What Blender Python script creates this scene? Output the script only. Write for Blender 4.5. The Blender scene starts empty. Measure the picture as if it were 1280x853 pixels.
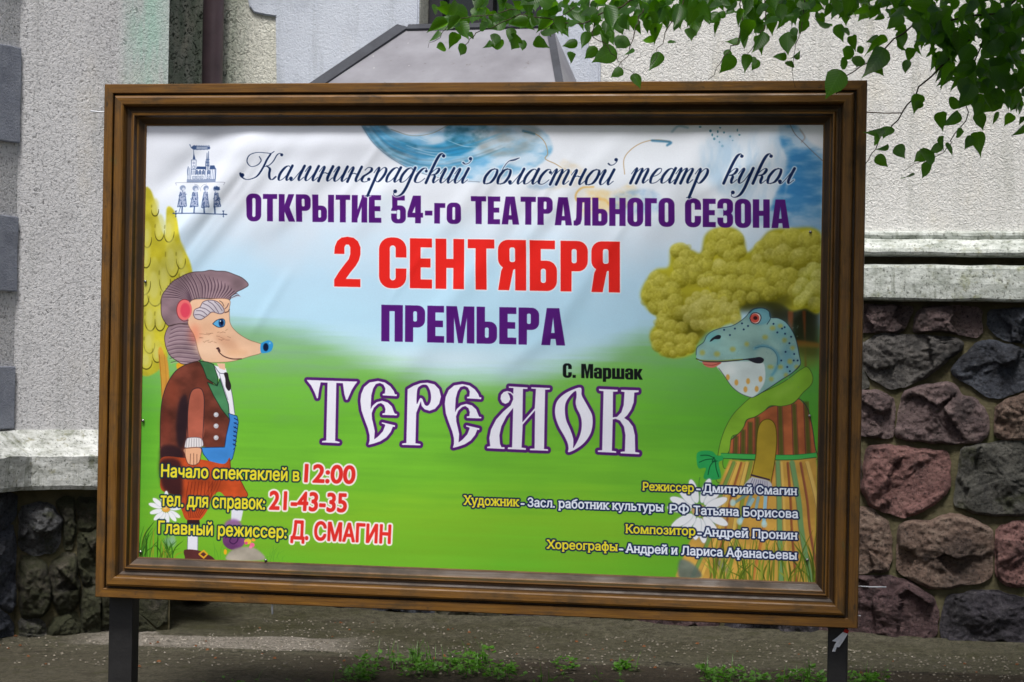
import bpy, bmesh, math, random
import numpy as np
from mathutils import Vector, Matrix, noise

# ------------------------------------------------------------------ camera
SC = bpy.context.scene
COL = SC.collection
F_PX, PITCH, ROLL, EYE = 2600.0, 0.00256, 0.01804, 1.5
FWD = Vector((0, math.cos(PITCH), math.sin(PITCH)))
R0 = Vector((1, 0, 0)); U0 = R0.cross(FWD)
RGT = math.cos(ROLL) * R0 + math.sin(ROLL) * U0
UPV = -math.sin(ROLL) * R0 + math.cos(ROLL) * U0
EYEV = Vector((0, 0, EYE))
cam_data = bpy.data.cameras.new('camera')
cam_data.sensor_width = 36.0
cam_data.lens = 36.0 * F_PX / 1280.0
cam_data.clip_start = 0.1
cam_data.clip_end = 500.0
cam = bpy.data.objects.new('camera', cam_data)
m4 = Matrix((RGT, UPV, -FWD)).transposed().to_4x4()
m4.translation = EYEV
cam.matrix_world = m4
COL.objects.link(cam)
SC.camera = cam
cam_data.dof.use_dof = True
cam_data.dof.focus_distance = 8.2
cam_data.dof.aperture_fstop = 9.0

# ------------------------------------------------------------------ sky and sun (overcast day)
SUN_EL, SUN_AZ = math.radians(60), math.radians(-170)      # direction towards the sun
world = bpy.data.worlds.new("World")
SC.world = world
world.use_nodes = True
wn = world.node_tree
bg = wn.nodes['Background']
sky = wn.nodes.new('ShaderNodeTexSky')
sky.sky_type = 'NISHITA'
sky.sun_disc = False
sky.sun_elevation = SUN_EL
sky.sun_rotation = SUN_AZ
sky.air_density = 1.0
sky.dust_density = 4.0
sky.ozone_density = 1.0
wn.links.new(sky.outputs['Color'], bg.inputs['Color'])
bg.inputs['Strength'].default_value = 0.05
sun_data = bpy.data.lights.new('sun', 'SUN')
sun_data.energy = 1.5
sun_data.angle = math.radians(14)
sun_data.color = (1.0, 0.99, 0.975)
sun = bpy.data.objects.new('sun', sun_data)
sd = Vector((math.sin(SUN_AZ) * math.cos(SUN_EL), math.cos(SUN_AZ) * math.cos(SUN_EL), math.sin(SUN_EL)))
sun.rotation_euler = sd.to_track_quat('Z', 'Y').to_euler()
sun.location = sd * 30
COL.objects.link(sun)
SC.view_settings.view_transform = 'Standard'
SC.view_settings.look = 'None'
SC.view_settings.gamma = 1.0
SC.view_settings.use_curve_mapping = False
SC.view_settings.exposure = 1.28
SC.cycles.max_bounces = 6
SC.cycles.use_denoising = True

# ------------------------------------------------------------------ helpers
def ray(px, py):
    return (FWD * F_PX + RGT * (px - 640.0) - UPV * (py - 426.5)).normalized()
def on_plane(px, py, p0, n):
    d = ray(px, py)
    t = (Vector(p0) - EYEV).dot(n) / d.dot(n)
    return EYEV + d * t
def at_depth(px, py, Y):
    d = ray(px, py)
    return EYEV + d * (Y / d.y)
def srgb(r, g, b, a=1.0):
    f = lambda c: (c / 255.0 / 12.92) if c / 255.0 <= 0.04045 else ((c / 255.0 + 0.055) / 1.055) ** 2.4
    return (f(r), f(g), f(b), a)

# board plane (a freestanding showcase turned slightly to the left)
B_TH = 0.18068
B_E = Vector((math.cos(B_TH), -math.sin(B_TH), 0)); B_N = Vector((-math.sin(B_TH), -math.cos(B_TH), 0))
B_C = Vector((-0.1664, 8.0, 1.49376))
B_W, B_H = 2.98764, 2.03722
PO_W, PO_H, PO_X, PO_Z, PO_D = 2.66938, 1.72401, -0.00071, -0.001, 0.05
# main wall plane
W_A = math.atan(0.25)
W_E = Vector((math.cos(W_A), -math.sin(W_A), 0)); W_N = Vector((-math.sin(W_A), -math.cos(W_A), 0))
W_O = Vector((0, 11.27, 0))

# ------------------------------------------------------------------ scene-graph helpers
def link(o, parent=None):
    COL.objects.link(o)
    if parent is not None:
        o.parent = parent
    return o
def tag(o, label=None, cat=None, group=None, kind=None):
    if label: o['label'] = label
    if cat: o['category'] = cat
    if group: o['group'] = group
    if kind: o['kind'] = kind
    return o
def empty(name, loc=(0, 0, 0), rot=None):
    o = bpy.data.objects.new(name, None)
    o.empty_display_size = 0.1
    o.location = loc
    if rot: o.rotation_euler = rot
    return link(o)
def mesh_obj(name, verts, faces, mat=None, parent=None, smooth=False, uvs=None):
    me = bpy.data.meshes.new(name)
    me.from_pydata([tuple(v) for v in verts], [], faces)
    me.validate()
    if smooth:
        me.polygons.foreach_set('use_smooth', [True] * len(me.polygons))
    if uvs is not None:
        ul = me.uv_layers.new(name='UVMap')
        for l in me.loops:
            ul.data[l.index].uv = uvs[l.vertex_index]
    me.update()
    if mat: me.materials.append(mat)
    return link(bpy.data.objects.new(name, me), parent)
def bm_obj(name, bm, mat=None, parent=None, smooth=False):
    me = bpy.data.meshes.new(name)
    bm.normal_update()
    bm.to_mesh(me); bm.free()
    if smooth:
        me.polygons.foreach_set('use_smooth', [True] * len(me.polygons))
    if mat: me.materials.append(mat)
    return link(bpy.data.objects.new(name, me), parent)
# ------------------------------------------------------------------ the printed poster, drawn in code
TW, TH = 2048, 1323
PC = B_C - B_N * PO_D + B_E * PO_X + Vector((0, 0, PO_Z))
def P(px, py):                                   # point seen at (px, py) on the sheet -> print coordinates
    q = on_plane(px, py, PC, B_N) - PC
    return ((q.dot(B_E) / PO_W + 0.5) * TW, (0.5 - q.z / PO_H) * TH)
_c = [P(184, 157), P(1029, 156), P(173, 697), P(1019, 730)]
def PA(pts):
    # fast homography for arrays
    pts = np.asarray(pts, float).reshape(-1, 2)
    return np.stack(HP(pts[:, 0], pts[:, 1]), -1)
_s = [(200, 200), (1000, 200), (200, 650), (1000, 700)]
_A = []; _b = []
for (x, y) in _s:
    u, v = P(x, y)
    _A.append([x, y, 1, 0, 0, 0, -u * x, -u * y]); _b.append(u)
    _A.append([0, 0, 0, x, y, 1, -v * x, -v * y]); _b.append(v)
_h = np.append(np.linalg.solve(np.array(_A, float), np.array(_b, float)), 1.0)
def HP(x, y):
    w = _h[6] * x + _h[7] * y + 1
    return (_h[0] * x + _h[1] * y + _h[2]) / w, (_h[3] * x + _h[4] * y + _h[5]) / w
SS = 4
_yy, _xx = np.mgrid[0:TH, 0:TW].astype(np.float32)
# print coordinates -> photo coordinates of every pixel, for the painted backgrounds
_Hi = np.linalg.inv(_h.reshape(3, 3))
_w = _Hi[2, 0] * _xx + _Hi[2, 1] * _yy + _Hi[2, 2]
FX = ((_Hi[0, 0] * _xx + _Hi[0, 1] * _yy + _Hi[0, 2]) / _w).astype(np.float32)
FY = ((_Hi[1, 0] * _xx + _Hi[1, 1] * _yy + _Hi[1, 2]) / _w).astype(np.float32)
IMG = np.zeros((TH, TW, 3), np.float32)
rng = np.random.default_rng(7)
def vnoise(sx, sy, seed=0, octs=3):
    out = np.zeros((TH, TW), np.float32); amp = 1.0; tot = 0
    r = np.random.default_rng(seed)
    for o in range(octs):
        gw, gh = int(TW / sx) + 3, int(TH / sy) + 3
        g = r.random((gh, gw)).astype(np.float32)
        x = np.arange(TW) / sx; y = np.arange(TH) / sy
        xi = x.astype(int); yi = y.astype(int)
        fx = x - xi; fy = y - yi
        fx = fx * fx * (3 - 2 * fx); fy = fy * fy * (3 - 2 * fy)
        a = g[yi][:, xi] * (1 - fx) + g[yi][:, xi + 1] * fx
        b = g[yi + 1][:, xi] * (1 - fx) + g[yi + 1][:, xi + 1] * fx
        out += amp * (a * (1 - fy[:, None]) + b * fy[:, None])
        tot += amp; amp *= 0.5; sx = max(sx / 2, 1.5); sy = max(sy / 2, 1.5)
    return out / tot
def c3(c):
    return np.array(c, np.float32) / 255.0
def comp(mask, box, col):
    x0, y0, x1, y1 = box
    r = IMG[y0:y1, x0:x1]
    m = mask[..., None]
    r[:] = r * (1 - m) + (c3(col) if not (isinstance(col, np.ndarray) and col.ndim == 3) else col) * m
def fill_mask(polys, pad=2):
    """signed-area coverage of closed contours in print pixels"""
    allp = np.concatenate(polys)
    x0 = max(int(allp[:, 0].min()) - pad, 0); x1 = min(int(allp[:, 0].max()) + pad + 2, TW)
    y0 = max(int(allp[:, 1].min()) - pad, 0); y1 = min(int(allp[:, 1].max()) + pad + 2, TH)
    w, h = x1 - x0, y1 - y0
    if w <= 2 or h <= 2: return None, None
    acc = np.zeros((h * SS, w + 2), np.float32)
    for p in polys:
        a = p; b = np.roll(p, -1, axis=0)
        for (ax, ay), (bx, by) in zip(a, b):
            if ay == by: continue
            s = 1.0
            if ay > by: ax, ay, bx, by = bx, by, ax, ay; s = -1.0
            r0 = math.ceil((ay - y0) * SS - 0.5); r1 = math.ceil((by - y0) * SS - 0.5)
            r0 = max(r0, 0); r1 = min(r1, h * SS)
            if r1 <= r0: continue
            rows = np.arange(r0, r1)
            yc = (rows + 0.5) / SS + y0
            xc = ax + (bx - ax) * (yc - ay) / (by - ay) - x0
            xc = np.clip(xc, 0, w - 0.001)
            xi = xc.astype(int); fr = xc - xi
            acc[rows, xi] += s * (1 - fr); acc[rows, xi + 1] += s * fr
    cov = np.cumsum(acc, axis=1)[:, :w]
    cov = np.minimum(np.abs(cov), 1).reshape(h, SS, w).mean(1)
    return cov, (x0, y0, x1, y1)
def smooth_closed(pts, n=8):
    p = np.asarray(pts, float); m = len(p); out = []
    t = np.linspace(0, 1, n, endpoint=False)[:, None]
    for i in range(m):
        a, b, c, d = p[i - 1], p[i], p[(i + 1) % m], p[(i + 2) % m]
        out.append(0.5 * ((2 * b) + (c - a) * t + (2 * a - 5 * b + 4 * c - d) * t ** 2 + (-a + 3 * b - 3 * c + d) * t ** 3))
    return np.concatenate(out)
def smooth_open(pts, n=8):
    p = np.asarray(pts, float)
    if len(p) < 3: return np.array([p[0] + (p[-1] - p[0]) * k / n for k in range(n + 1)])
    p = np.vstack([2 * p[0] - p[1], p, 2 * p[-1] - p[-2]]); out = []
    t = np.linspace(0, 1, n, endpoint=False)[:, None]
    for i in range(1, len(p) - 2):
        a, b, c, d = p[i - 1], p[i], p[i + 1], p[i + 2]
        out.append(0.5 * ((2 * b) + (c - a) * t + (2 * a - 5 * b + 4 * c - d) * t ** 2 + (-a + 3 * b - 3 * c + d) * t ** 3))
    return np.vstack([np.concatenate(out), p[-2]])
TR = [0, 0, 1.0]                                   # reading frame: origin and scale of the pencil
def T(pts):
    p = np.asarray(pts, float).reshape(-1, 2)
    return PA(p / TR[2] + np.array(TR[:2]))
def blur(m, r):
    if r < 1: return m
    k = np.exp(-0.5 * (np.arange(-int(2.5 * r), int(2.5 * r) + 1) / r) ** 2); k /= k.sum()
    c = len(k) // 2
    f = lambda v: np.convolve(v, k)[c:c + len(v)]
    return np.apply_along_axis(f, 1, np.apply_along_axis(f, 0, m))
def poly(pts, col, smooth=True, alpha=1.0, soft=0, tex=None):
    p = T(pts)
    if smooth: p = smooth_closed(p)
    m, box = fill_mask([p], pad=2 + int(soft * 2.5))
    if m is None: return
    if soft: m = blur(m, soft)
    x0, y0, x1, y1 = box
    if tex is not None:
        c = np.clip(c3(col)[None, None] * (1 + tex[1] * (tex[0][y0:y1, x0:x1, None] - 0.5) * 2), 0, 1)
        comp(m * alpha, box, c.astype(np.float32))
    else:
        comp(m * alpha, box, col)
    return m, box
def stroke_mask(P_, W_, pad=3):
    """capsule chain with varying half width"""
    x0 = max(int(P_[:, 0].min() - W_.max()) - pad, 0); x1 = min(int(P_[:, 0].max() + W_.max()) + pad + 1, TW)
    y0 = max(int(P_[:, 1].min() - W_.max()) - pad, 0); y1 = min(int(P_[:, 1].max() + W_.max()) + pad + 1, TH)
    if x1 <= x0 or y1 <= y0: return None, None
    m = np.zeros((y1 - y0, x1 - x0), np.float32)
    for i in range(len(P_) - 1):
        a, b = P_[i], P_[i + 1]; w = max(W_[i], W_[i + 1]) + 2
        bx0 = max(int(min(a[0], b[0]) - w), x0); bx1 = min(int(max(a[0], b[0]) + w) + 2, x1)
        by0 = max(int(min(a[1], b[1]) - w), y0); by1 = min(int(max(a[1], b[1]) + w) + 2, y1)
        if bx1 <= bx0 or by1 <= by0: continue
        X = np.arange(bx0, bx1)[None, :] + 0.5 - a[0]; Y = np.arange(by0, by1)[:, None] + 0.5 - a[1]
        d = b - a; L = max((d ** 2).sum(), 1e-9)
        t = np.clip((X * d[0] + Y * d[1]) / L, 0, 1)
        dist = np.hypot(X - t * d[0], Y - t * d[1])
        ww = W_[i] + (W_[i + 1] - W_[i]) * t
        c = np.clip(ww - dist + 0.5, 0, 1)
        s = m[by0 - y0:by1 - y0, bx0 - x0:bx1 - x0]
        np.maximum(s, c, out=s)
    return m, (x0, y0, x1, y1)
def line(pts, col, w=1.0, alpha=1.0, smooth=True, taper=False, soft=0):
    p = T(pts)
    if smooth: p = smooth_open(p)
    n = len(p)
    W = np.full(n, w * 1.21)
    if taper: W = W * (0.15 + 0.85 * np.sin(np.linspace(0.25, math.pi, n)) )
    m, box = stroke_mask(p, W, 3 + int(soft * 3))
    if m is None: return
    if soft: m = blur(m, soft)
    comp(m * alpha, box, col)
def ell(cx, cy, rx, ry, col, alpha=1.0, soft=0, rot=0, tex=None):
    a = np.linspace(0, 2 * math.pi, 28, endpoint=False)
    x = rx * np.cos(a); y = ry * np.sin(a)
    return poly(np.stack([cx + x * math.cos(rot) - y * math.sin(rot), cy + x * math.sin(rot) + y * math.cos(rot)], -1), col, False, alpha, soft, tex)
def puff(cx, cy, r, lit, dark, alpha=1.0):
    """airbrushed ball of painted foliage: pale towards upper left, dark towards lower right"""
    (ux, uy), (vx, vy) = T([(cx, cy), (cx + r, cy)])
    R = abs(vx - ux)
    x0, x1 = max(int(ux - R) - 2, 0), min(int(ux + R) + 3, TW); y0, y1 = max(int(uy - R) - 2, 0), min(int(uy + R) + 3, TH)
    if x1 <= x0 or y1 <= y0: return
    X = (np.arange(x0, x1)[None, :] - ux) / R; Y = (np.arange(y0, y1)[:, None] - uy) / R
    d = np.hypot(X, Y)
    m = np.clip((1 - d) * R * 0.22, 0, 1) * alpha
    t = np.clip(0.45 + 0.5 * (X * 0.4 + Y) + 0.3 * (d - 0.5), 0, 1)[..., None]
    n = (NZ[y0:y1, x0:x1, None] - 0.5) * 0.16
    comp(m, (x0, y0, x1, y1), np.clip(c3(lit) * (1 - t) + c3(dark) * t + n, 0, 1).astype(np.float32))

# ---- background wash
NZ = vnoise(5, 5, 3, 2); NS = vnoise(240, 14, 5, 4); NB = vnoise(150, 110, 9, 4); ND = vnoise(60, 40, 15, 4)
def lerp3(stops, t):
    xs = [s[0] for s in stops]
    return np.stack([np.interp(t, xs, [s[1][k] / 255.0 for s in stops]) for k in range(3)], -1).astype(np.float32)
sky_c = lerp3([(150, (236, 240, 250)), (250, (236, 242, 252)), (290, (222, 238, 253)), (350, (194, 229, 251)), (410, (188, 228, 249)), (450, (196, 232, 246)), (700, (205, 240, 240))], FY + (NB - 0.5) * 50 - (FX - 600) * 0.02)
grs_c = lerp3([(380, (138, 188, 150)), (430, (140, 192, 138)), (470, (124, 190, 92)), (520, (112, 188, 58)), (600, (118, 190, 52)), (650, (128, 186, 46)), (740, (100, 170, 42))], FY + (NS - 0.5) * 40 + (NB - .5) * 50)
hor = np.interp(FX[0] * 0 + FX.mean(0), [170, 250, 330, 380, 440, 480, 560, 640, 700, 760, 800, 870, 1040], [404, 400, 406, 416, 438, 452, 474, 476, 462, 440, 420, 414, 414]).astype(np.float32)
softw = np.interp(FX.mean(0), [170, 330, 460, 660, 780, 1040], [26, 32, 52, 54, 46, 28]).astype(np.float32)
g = np.clip((FY - hor[None] + (NS - 0.5) * 16) / softw[None] + 0.5, 0, 1); g = g * g * (3 - 2 * g)
IMG[:] = sky_c * (1 - g[..., None]) + grs_c * g[..., None]
IMG *= (1 + (NS[..., None] - 0.5) * 0.10 * g[..., None])
e = np.clip((FX - 760) / 250, 0, 1) * np.clip((FY - 400) / 60, 0, 1)
IMG[:] = IMG * (1 - 0.55 * e[..., None]) + c3((62, 140, 44)) * 0.55 * e[..., None]
e = np.clip((215 - FX) / 50, 0, 1) * np.clip((FY - 440) / 60, 0, 1)
IMG[:] = IMG * (1 - 0.5 * e[..., None]) + c3((60, 140, 40)) * 0.5 * e[..., None]
e = np.exp(-((FX - 560) / 90) ** 2 - ((FY - 447) / 16) ** 2) * 0.5
IMG[:] = IMG * (1 - e[..., None]) + c3((232, 244, 252)) * e[..., None]

# ---- watercolour sky marks along the top
TR[:] = [0, 0, 1.0]
def wash(pts, col, alpha, soft, seed, streak=(70, 26)):
    p = smooth_closed(T(pts)); m, box = fill_mask([p], pad=int(3 * soft) + 3)
    m = blur(m, soft); x0, y0, x1, y1 = box
    n = vnoise(streak[0], streak[1], seed, 4)[y0:y1, x0:x1]
    comp(np.clip(m * alpha * np.clip((n - 0.2) * 1.9, 0.3, 1), 0, 1), box, col)
wash([(450, 150), (470, 182), (500, 205), (545, 222), (600, 228), (660, 214), (690, 190), (680, 165), (640, 152), (590, 150), (552, 160), (516, 169), (488, 162), (476, 150)], (96, 168, 214), 0.85, 3, 21)
wash([(452, 154), (472, 184), (498, 203), (520, 206), (520, 180), (490, 165), (476, 152)], (66, 120, 146), 0.9, 3, 22, (40, 12))
wash([(500, 176), (540, 182), (575, 170), (600, 180), (560, 200), (520, 196)], (44, 150, 206), 0.9, 4, 23)
wash([(560, 155), (600, 152), (612, 168), (590, 186), (560, 182)], (48, 116, 140), 0.8, 4, 24, (20, 14))
wash([(600, 160), (668, 156), (668, 185), (620, 196), (598, 185)], (146, 152, 150), 0.7, 6, 25, (50, 22))
_ar = np.random.default_rng(44)
for k in range(46):
    t = _ar.random(); o = _ar.uniform(-16, 14)
    arc = [(462 + 0 * t, 158), (488, 184), (520, 196), (556, 198), (592, 190), (630, 176)]
    i = _ar.integers(0, 4); q = [(x + o * .2, y + o) for x, y in arc[i:i + 3]]
    line(q, [(52, 140, 196), (38, 106, 134), (150, 200, 230), (86, 120, 140), (70, 170, 220)][k % 5], _ar.uniform(1, 3.2), .38, taper=True, soft=1.5)
line([(452, 157), (468, 180), (492, 200), (520, 214), (556, 224), (600, 228)], (96, 100, 120), 0.9, 0.6)
line([(489, 162), (515, 170), (540, 167), (560, 157)], (140, 130, 110), 0.8, 0.7)
for a, b in (((520, 172), (556, 178)), ((508, 182), (560, 192)), ((520, 190), (580, 196)), ((560, 176), (600, 184))):
    line([a, ((a[0] + b[0]) / 2, (a[1] + b[1]) / 2 + 3), b], (190, 224, 244), 1.2, 0.6, taper=True)
line([(656, 166), (670, 168), (681, 178), (685, 192), (682, 199), (694, 205), (704, 211)], (176, 138, 84), 1.0, 0.8)
line([(654, 164), (662, 166), (668, 168)], (52, 110, 140), 3.0, 0.7, soft=1.5)
line([(781, 218), (780, 200), (788, 188), (802, 179), (820, 175), (838, 177)], (188, 154, 110), 1.1, 0.8)
line([(815, 176), (838, 178), (834, 182)], (40, 112, 158), 2.6, 0.8, soft=1.5)
line([(840, 165), (848, 158), (860, 160)], (60, 130, 160), 2.0, 0.5, soft=2)
line([(704, 211), (712, 214), (716, 220)], (214, 168, 92), 1.8, 0.7, soft=1)
line([(735, 252), (722, 252), (720, 243), (728, 235), (742, 234)], (236, 178, 70), 2.2, 0.75, soft=1.5)
wash([(722, 250), (728, 236), (770, 238), (790, 230), (800, 252), (760, 268), (724, 268)], (240, 218, 170), 0.9, 5, 31, (30, 20))
wash([(660, 232), (690, 228), (705, 200), (740, 222), (700, 236)], (226, 212, 190), 0.8, 5, 32, (30, 20))
line([(740, 248), (756, 250), (762, 256)], (238, 170, 40), 3.0, 0.5, soft=3)
wash([(770, 244), (815, 238), (830, 262), (790, 268), (768, 260)], (110, 160, 210), 0.75, 5, 33, (30, 24))
wash([(660, 232), (690, 225), (698, 232), (672, 238)], (180, 205, 232), 0.9, 3, 34, (30, 12))
for (x, y) in ((888, 164), (891, 169), (894, 174), (897, 171), (900, 178), (903, 183), (875, 159), (901, 160), (906, 166), (912, 171), (916, 176), (925, 169), (922, 163), (898, 165)):
    ell(x + rng.uniform(-1, 1), y, rng.uniform(.8, 1.7), rng.uniform(.8, 2.0), (46, 120, 150), 0.85, 0.8)
wash([(880, 178), (985, 170), (1000, 240), (985, 262), (900, 240)], (176, 208, 236), 0.75, 12, 35, (24, 80))
wash([(975, 150), (996, 158), (1012, 178), (1034, 200), (1034, 296), (1000, 290), (965, 262), (985, 210), (976, 180)], (74, 148, 204), 0.95, 4, 36, (60, 26))
wash([(990, 190), (1034, 210), (1034, 250), (1000, 262), (960, 270), (975, 240)], (54, 132, 194), 0.85, 6, 37, (60, 16))
wash([(900, 262), (985, 268), (1034, 262), (1034, 288), (985, 288), (930, 276)], (150, 190, 222), 0.9, 6, 38)
line([(988, 157), (994, 168), (1004, 178), (1016, 190), (1028, 201)], (116, 110, 118), 1.1, 0.75)
line([(1000, 162), (1006, 172), (1002, 178)], (150, 120, 110), 1.5, 0.5, soft=1)
for k in range(14):
    x = rng.uniform(880, 1000); y = rng.uniform(180, 250)
    line([(x, y), (x - rng.uniform(4, 14), y + rng.uniform(10, 30))], (160, 196, 226), rng.uniform(1, 3), 0.3, soft=2)

# ---- painted conifer at the left edge
TR[:] = [0, 200, 3.554]
fol = [(640, 150), (665, 128), (690, 190), (715, 300), (740, 330), (742, 215), (775, 225), (800, 300), (815, 380), (850, 460), (860, 560), (850, 700), (760, 760), (740, 830), (745, 880), (700, 940), (640, 960), (615, 900), (615, 400)]
poly(fol, (198, 188, 52), True, 1, 2, (ND, 0.22))
poly([(650, 250), (740, 380), (760, 560), (720, 640), (690, 520), (640, 470)], (158, 148, 30), True, 0.45, 10)
def scale_leaf(cx, cy, w, h, lit=(206, 200, 92)):
    a = np.linspace(-0.15, math.pi + 0.15, 14)
    arc = np.stack([cx + w * np.cos(a), cy + h * 0.35 + h * 0.65 * np.sin(a)], -1)
    poly(np.vstack([arc, [(cx - w * .9, cy - h * .5), (cx, cy - h), (cx + w * .9, cy - h * .5)]]), lit, True, 0.6, 3); ell(cx - w * .15, cy + h * .15, w * .6, h * .55, (214, 210, 120), .6, 3)
    line(arc, (84, 80, 20), 1.7, 0.9, taper=True); line([(cx - w * .95, cy - h * .2), (cx - w, cy)], (110, 104, 24), 1.4, .6, soft=1)
for s in ((712, 300, 22, 60), (758, 305, 24, 62), (655, 330, 20, 60), (690, 210, 16, 40), (770, 430, 28, 90), (808, 425, 20, 60), (690, 540, 38, 110), (640, 520, 30, 80), (735, 510, 24, 80), (668, 690, 24, 70), (712, 690, 24, 70), (640, 590, 22, 60), (664, 800, 24, 60), (700, 850, 22, 50), (820, 520, 22, 60), (650, 420, 22, 60), (740, 600, 26, 70), (650, 880, 26, 50)):
    scale_leaf(*s)
# trunk behind the hedgehog
TR[:] = [170, 320, 3.555]
poly([(100, 420), (112, 405), (128, 440), (142, 470), (150, 560), (148, 640), (118, 650), (112, 560), (104, 480)], (214, 158, 62), True, 1, 1, (ND, 0.15))
line([(104, 440), (112, 540), (118, 640)], (150, 90, 30), 0.8, 0.8); line([(126, 440), (134, 520), (136, 640)], (170, 110, 40), 0.7, 0.6)
poly([(182, 480), (210, 476), (214, 500), (186, 505)], (230, 170, 40), True, 1, 1)

# ---- hedgehog puppet in a brown tailcoat
OUT = (58, 40, 44)
hair = [(112, 230), (116, 180), (135, 150), (165, 115), (200, 95), (225, 82), (260, 72), (300, 70), (330, 64), (360, 68), (400, 70), (440, 84), (475, 100), (500, 128), (480, 145), (450, 160), (425, 180), (412, 196), (340, 190), (260, 192), (245, 230), (240, 300), (190, 302), (150, 312), (130, 295), (115, 265)]
poly(hair, (140, 116, 124), True, 1, 0, (ND, 0.25))
for i, t in enumerate(np.linspace(0, 1, 26)):
    a = 2.95 - t * 2.7
    bx, by = 255 + 140 * max(0, t - 0.35) * 1.7, 215 - 20 * t
    ex = 250 + 134 * math.cos(a) + (150 * max(0, t - .45)); ey = 208 - 128 * math.sin(a) * (1 if t < .6 else 1 - .25 * (t - .6))
    mx, my = (bx + ex) / 2 - 10 * (t < .5) + 14, (by + ey) / 2 - 12
    line([(ex, ey), (mx, my), (bx, by)], (74, 52, 68), 1.2, 0.9, taper=True)
    line([(ex + 6, ey + 4), (mx + 6, my + 4), (bx + 5, by)], (190, 168, 172), 1.0, 0.5, taper=True)
low = [(132, 400), (128, 360), (142, 320), (160, 308), (200, 302), (242, 302), (262, 330), (272, 380), (285, 430), (292, 455), (270, 470), (215, 482), (180, 465), (150, 440)]
poly(low, (150, 126, 134), True, 1, 0, (ND, 0.22))
for k in range(9):
    y = 318 + k * 18
    line([(140 + abs(k - 4) * 4, y + 12), (190, y - 2 + k), (250 + k * 4, y + k * 2)], (84, 62, 78), 0.8, 0.85)
    line([(140 + abs(k - 4) * 4, y + 18), (190, y + 4 + k), (250 + k * 4, y + 6 + k * 2)], (196, 176, 180), 1.0, 0.45)
line(hair + [hair[0]], OUT, 0.8, 0.9); line(low + [low[0]], OUT, 0.8, 0.9)
face = [(232, 300), (235, 240), (250, 198), (320, 192), (412, 194), (416, 240), (420, 300), (450, 340), (500, 372), (556, 392), (560, 408), (556, 432), (510, 446), (470, 458), (420, 470), (340, 474), (300, 466), (280, 430), (262, 360), (240, 320)]
poly(face, (240, 196, 162), True, 1, 0, (ND, 0.07))
ell(262, 348, 24, 46, (238, 120, 90), 0.55, 10); ell(320, 410, 60, 34, (246, 208, 176), 0.7, 9); ell(405, 385, 60, 24, (206, 150, 118), 0.55, 8, 0.5)
ell(450, 430, 50, 14, (232, 182, 140), 0.6, 5); ell(330, 320, 50, 26, (222, 166, 130), 0.4, 8)
line(face + [face[0]], (120, 80, 62), 0.6, 0.8)
for k in range(22):
    x, y = rng.uniform(280, 410), rng.uniform(330, 385)
    line([(x, y), (x + rng.uniform(8, 20), y + rng.uniform(-7, 7))], (130, 80, 60), 0.5, 0.7)
ell(216, 240, 34, 46, (240, 116, 116)); ell(220, 242, 22, 33, (226, 74, 96), 1, 1.5)
line([(240, 200), (212, 194), (190, 210), (182, 240), (190, 272), (212, 290), (234, 286)], (130, 40, 50), 0.8)
brow = [(256, 262), (262, 240), (285, 228), (300, 205), (330, 197), (362, 204), (385, 225), (393, 248), (375, 258), (340, 250), (318, 266), (290, 283), (266, 278)]
poly(brow, (206, 198, 206), True, 1, 0, (ND, 0.12))
for q in (((262, 262), (285, 262), (306, 272)), ((270, 244), (295, 246), (316, 262)), ((285, 230), (310, 236), (332, 252)), ((300, 212), (325, 224), (350, 248)), ((322, 202), (345, 218), (368, 252)), ((350, 204), (368, 220), (384, 244))):
    line(q, (90, 76, 96), 0.8)
line(brow + [brow[0]], (84, 66, 84), 0.8)
line([(396, 236), (406, 226), (412, 212)], (110, 80, 90), 1.0); line([(396, 252), (410, 248), (416, 238)], (90, 60, 60), 1.2); line([(372, 200), (384, 208), (392, 224)], OUT, 0.7)
eye = [(342, 302), (360, 286), (385, 280), (396, 290), (392, 312), (370, 318), (352, 310)]
poly(eye, (96, 176, 226)); ell(380, 298, 12, 18, (24, 60, 110)); ell(382, 298, 6, 9, (8, 16, 40)); ell(376, 290, 3, 3, (240, 250, 255)); line(eye + [eye[0]], (30, 40, 60), 0.8)
line([(364, 414), (372, 430), (395, 448), (430, 458), (470, 458)], (60, 30, 34), 1.2); line([(360, 412), (368, 410), (374, 424)], (60, 30, 34), 1.6)
nose = [(556, 392), (575, 380), (592, 376), (608, 386), (610, 404), (600, 424), (575, 432), (556, 428)]
poly(nose, (52, 152, 216)); ell(578, 406, 12, 18, (12, 26, 60), 1, 1); ell(596, 388, 5, 4, (150, 210, 240), 0.8, 1)
# body
coat = [(108, 853), (110, 720), (118, 640), (140, 570), (175, 515), (220, 485), (275, 468), (300, 500), (340, 560), (380, 640), (420, 740), (405, 800), (390, 850), (340, 853), (260, 860), (240, 1000), (180, 1010), (118, 960), (110, 900)]
poly(coat, (108, 56, 44), True, 1, 0, (ND, 0.5))
ell(160, 610, 34, 60, (150, 70, 48), 0.5, 8); ell(300, 560, 24, 60, (138, 66, 50), 0.4, 8); ell(135, 760, 20, 80, (140, 62, 48), 0.5, 8)
poly([(196, 640), (225, 620), (236, 700), (226, 800), (210, 850), (186, 840), (180, 740)], (36, 26, 34), True, 0.85, 4)
poly([(112, 850), (190, 850), (215, 900), (205, 1010), (140, 1000), (114, 950)], (40, 26, 34), True, 0.8, 4)
line([(108, 853), (110, 720), (118, 640), (140, 570), (175, 515), (220, 485), (275, 468)], OUT, 1.0)
poly([(345, 486), (400, 500), (425, 600), (440, 690), (440, 705), (420, 712), (390, 600)], (238, 238, 246), False)
poly([(360, 478), (396, 478), (398, 508), (372, 500)], (238, 190, 160), False)
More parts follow.
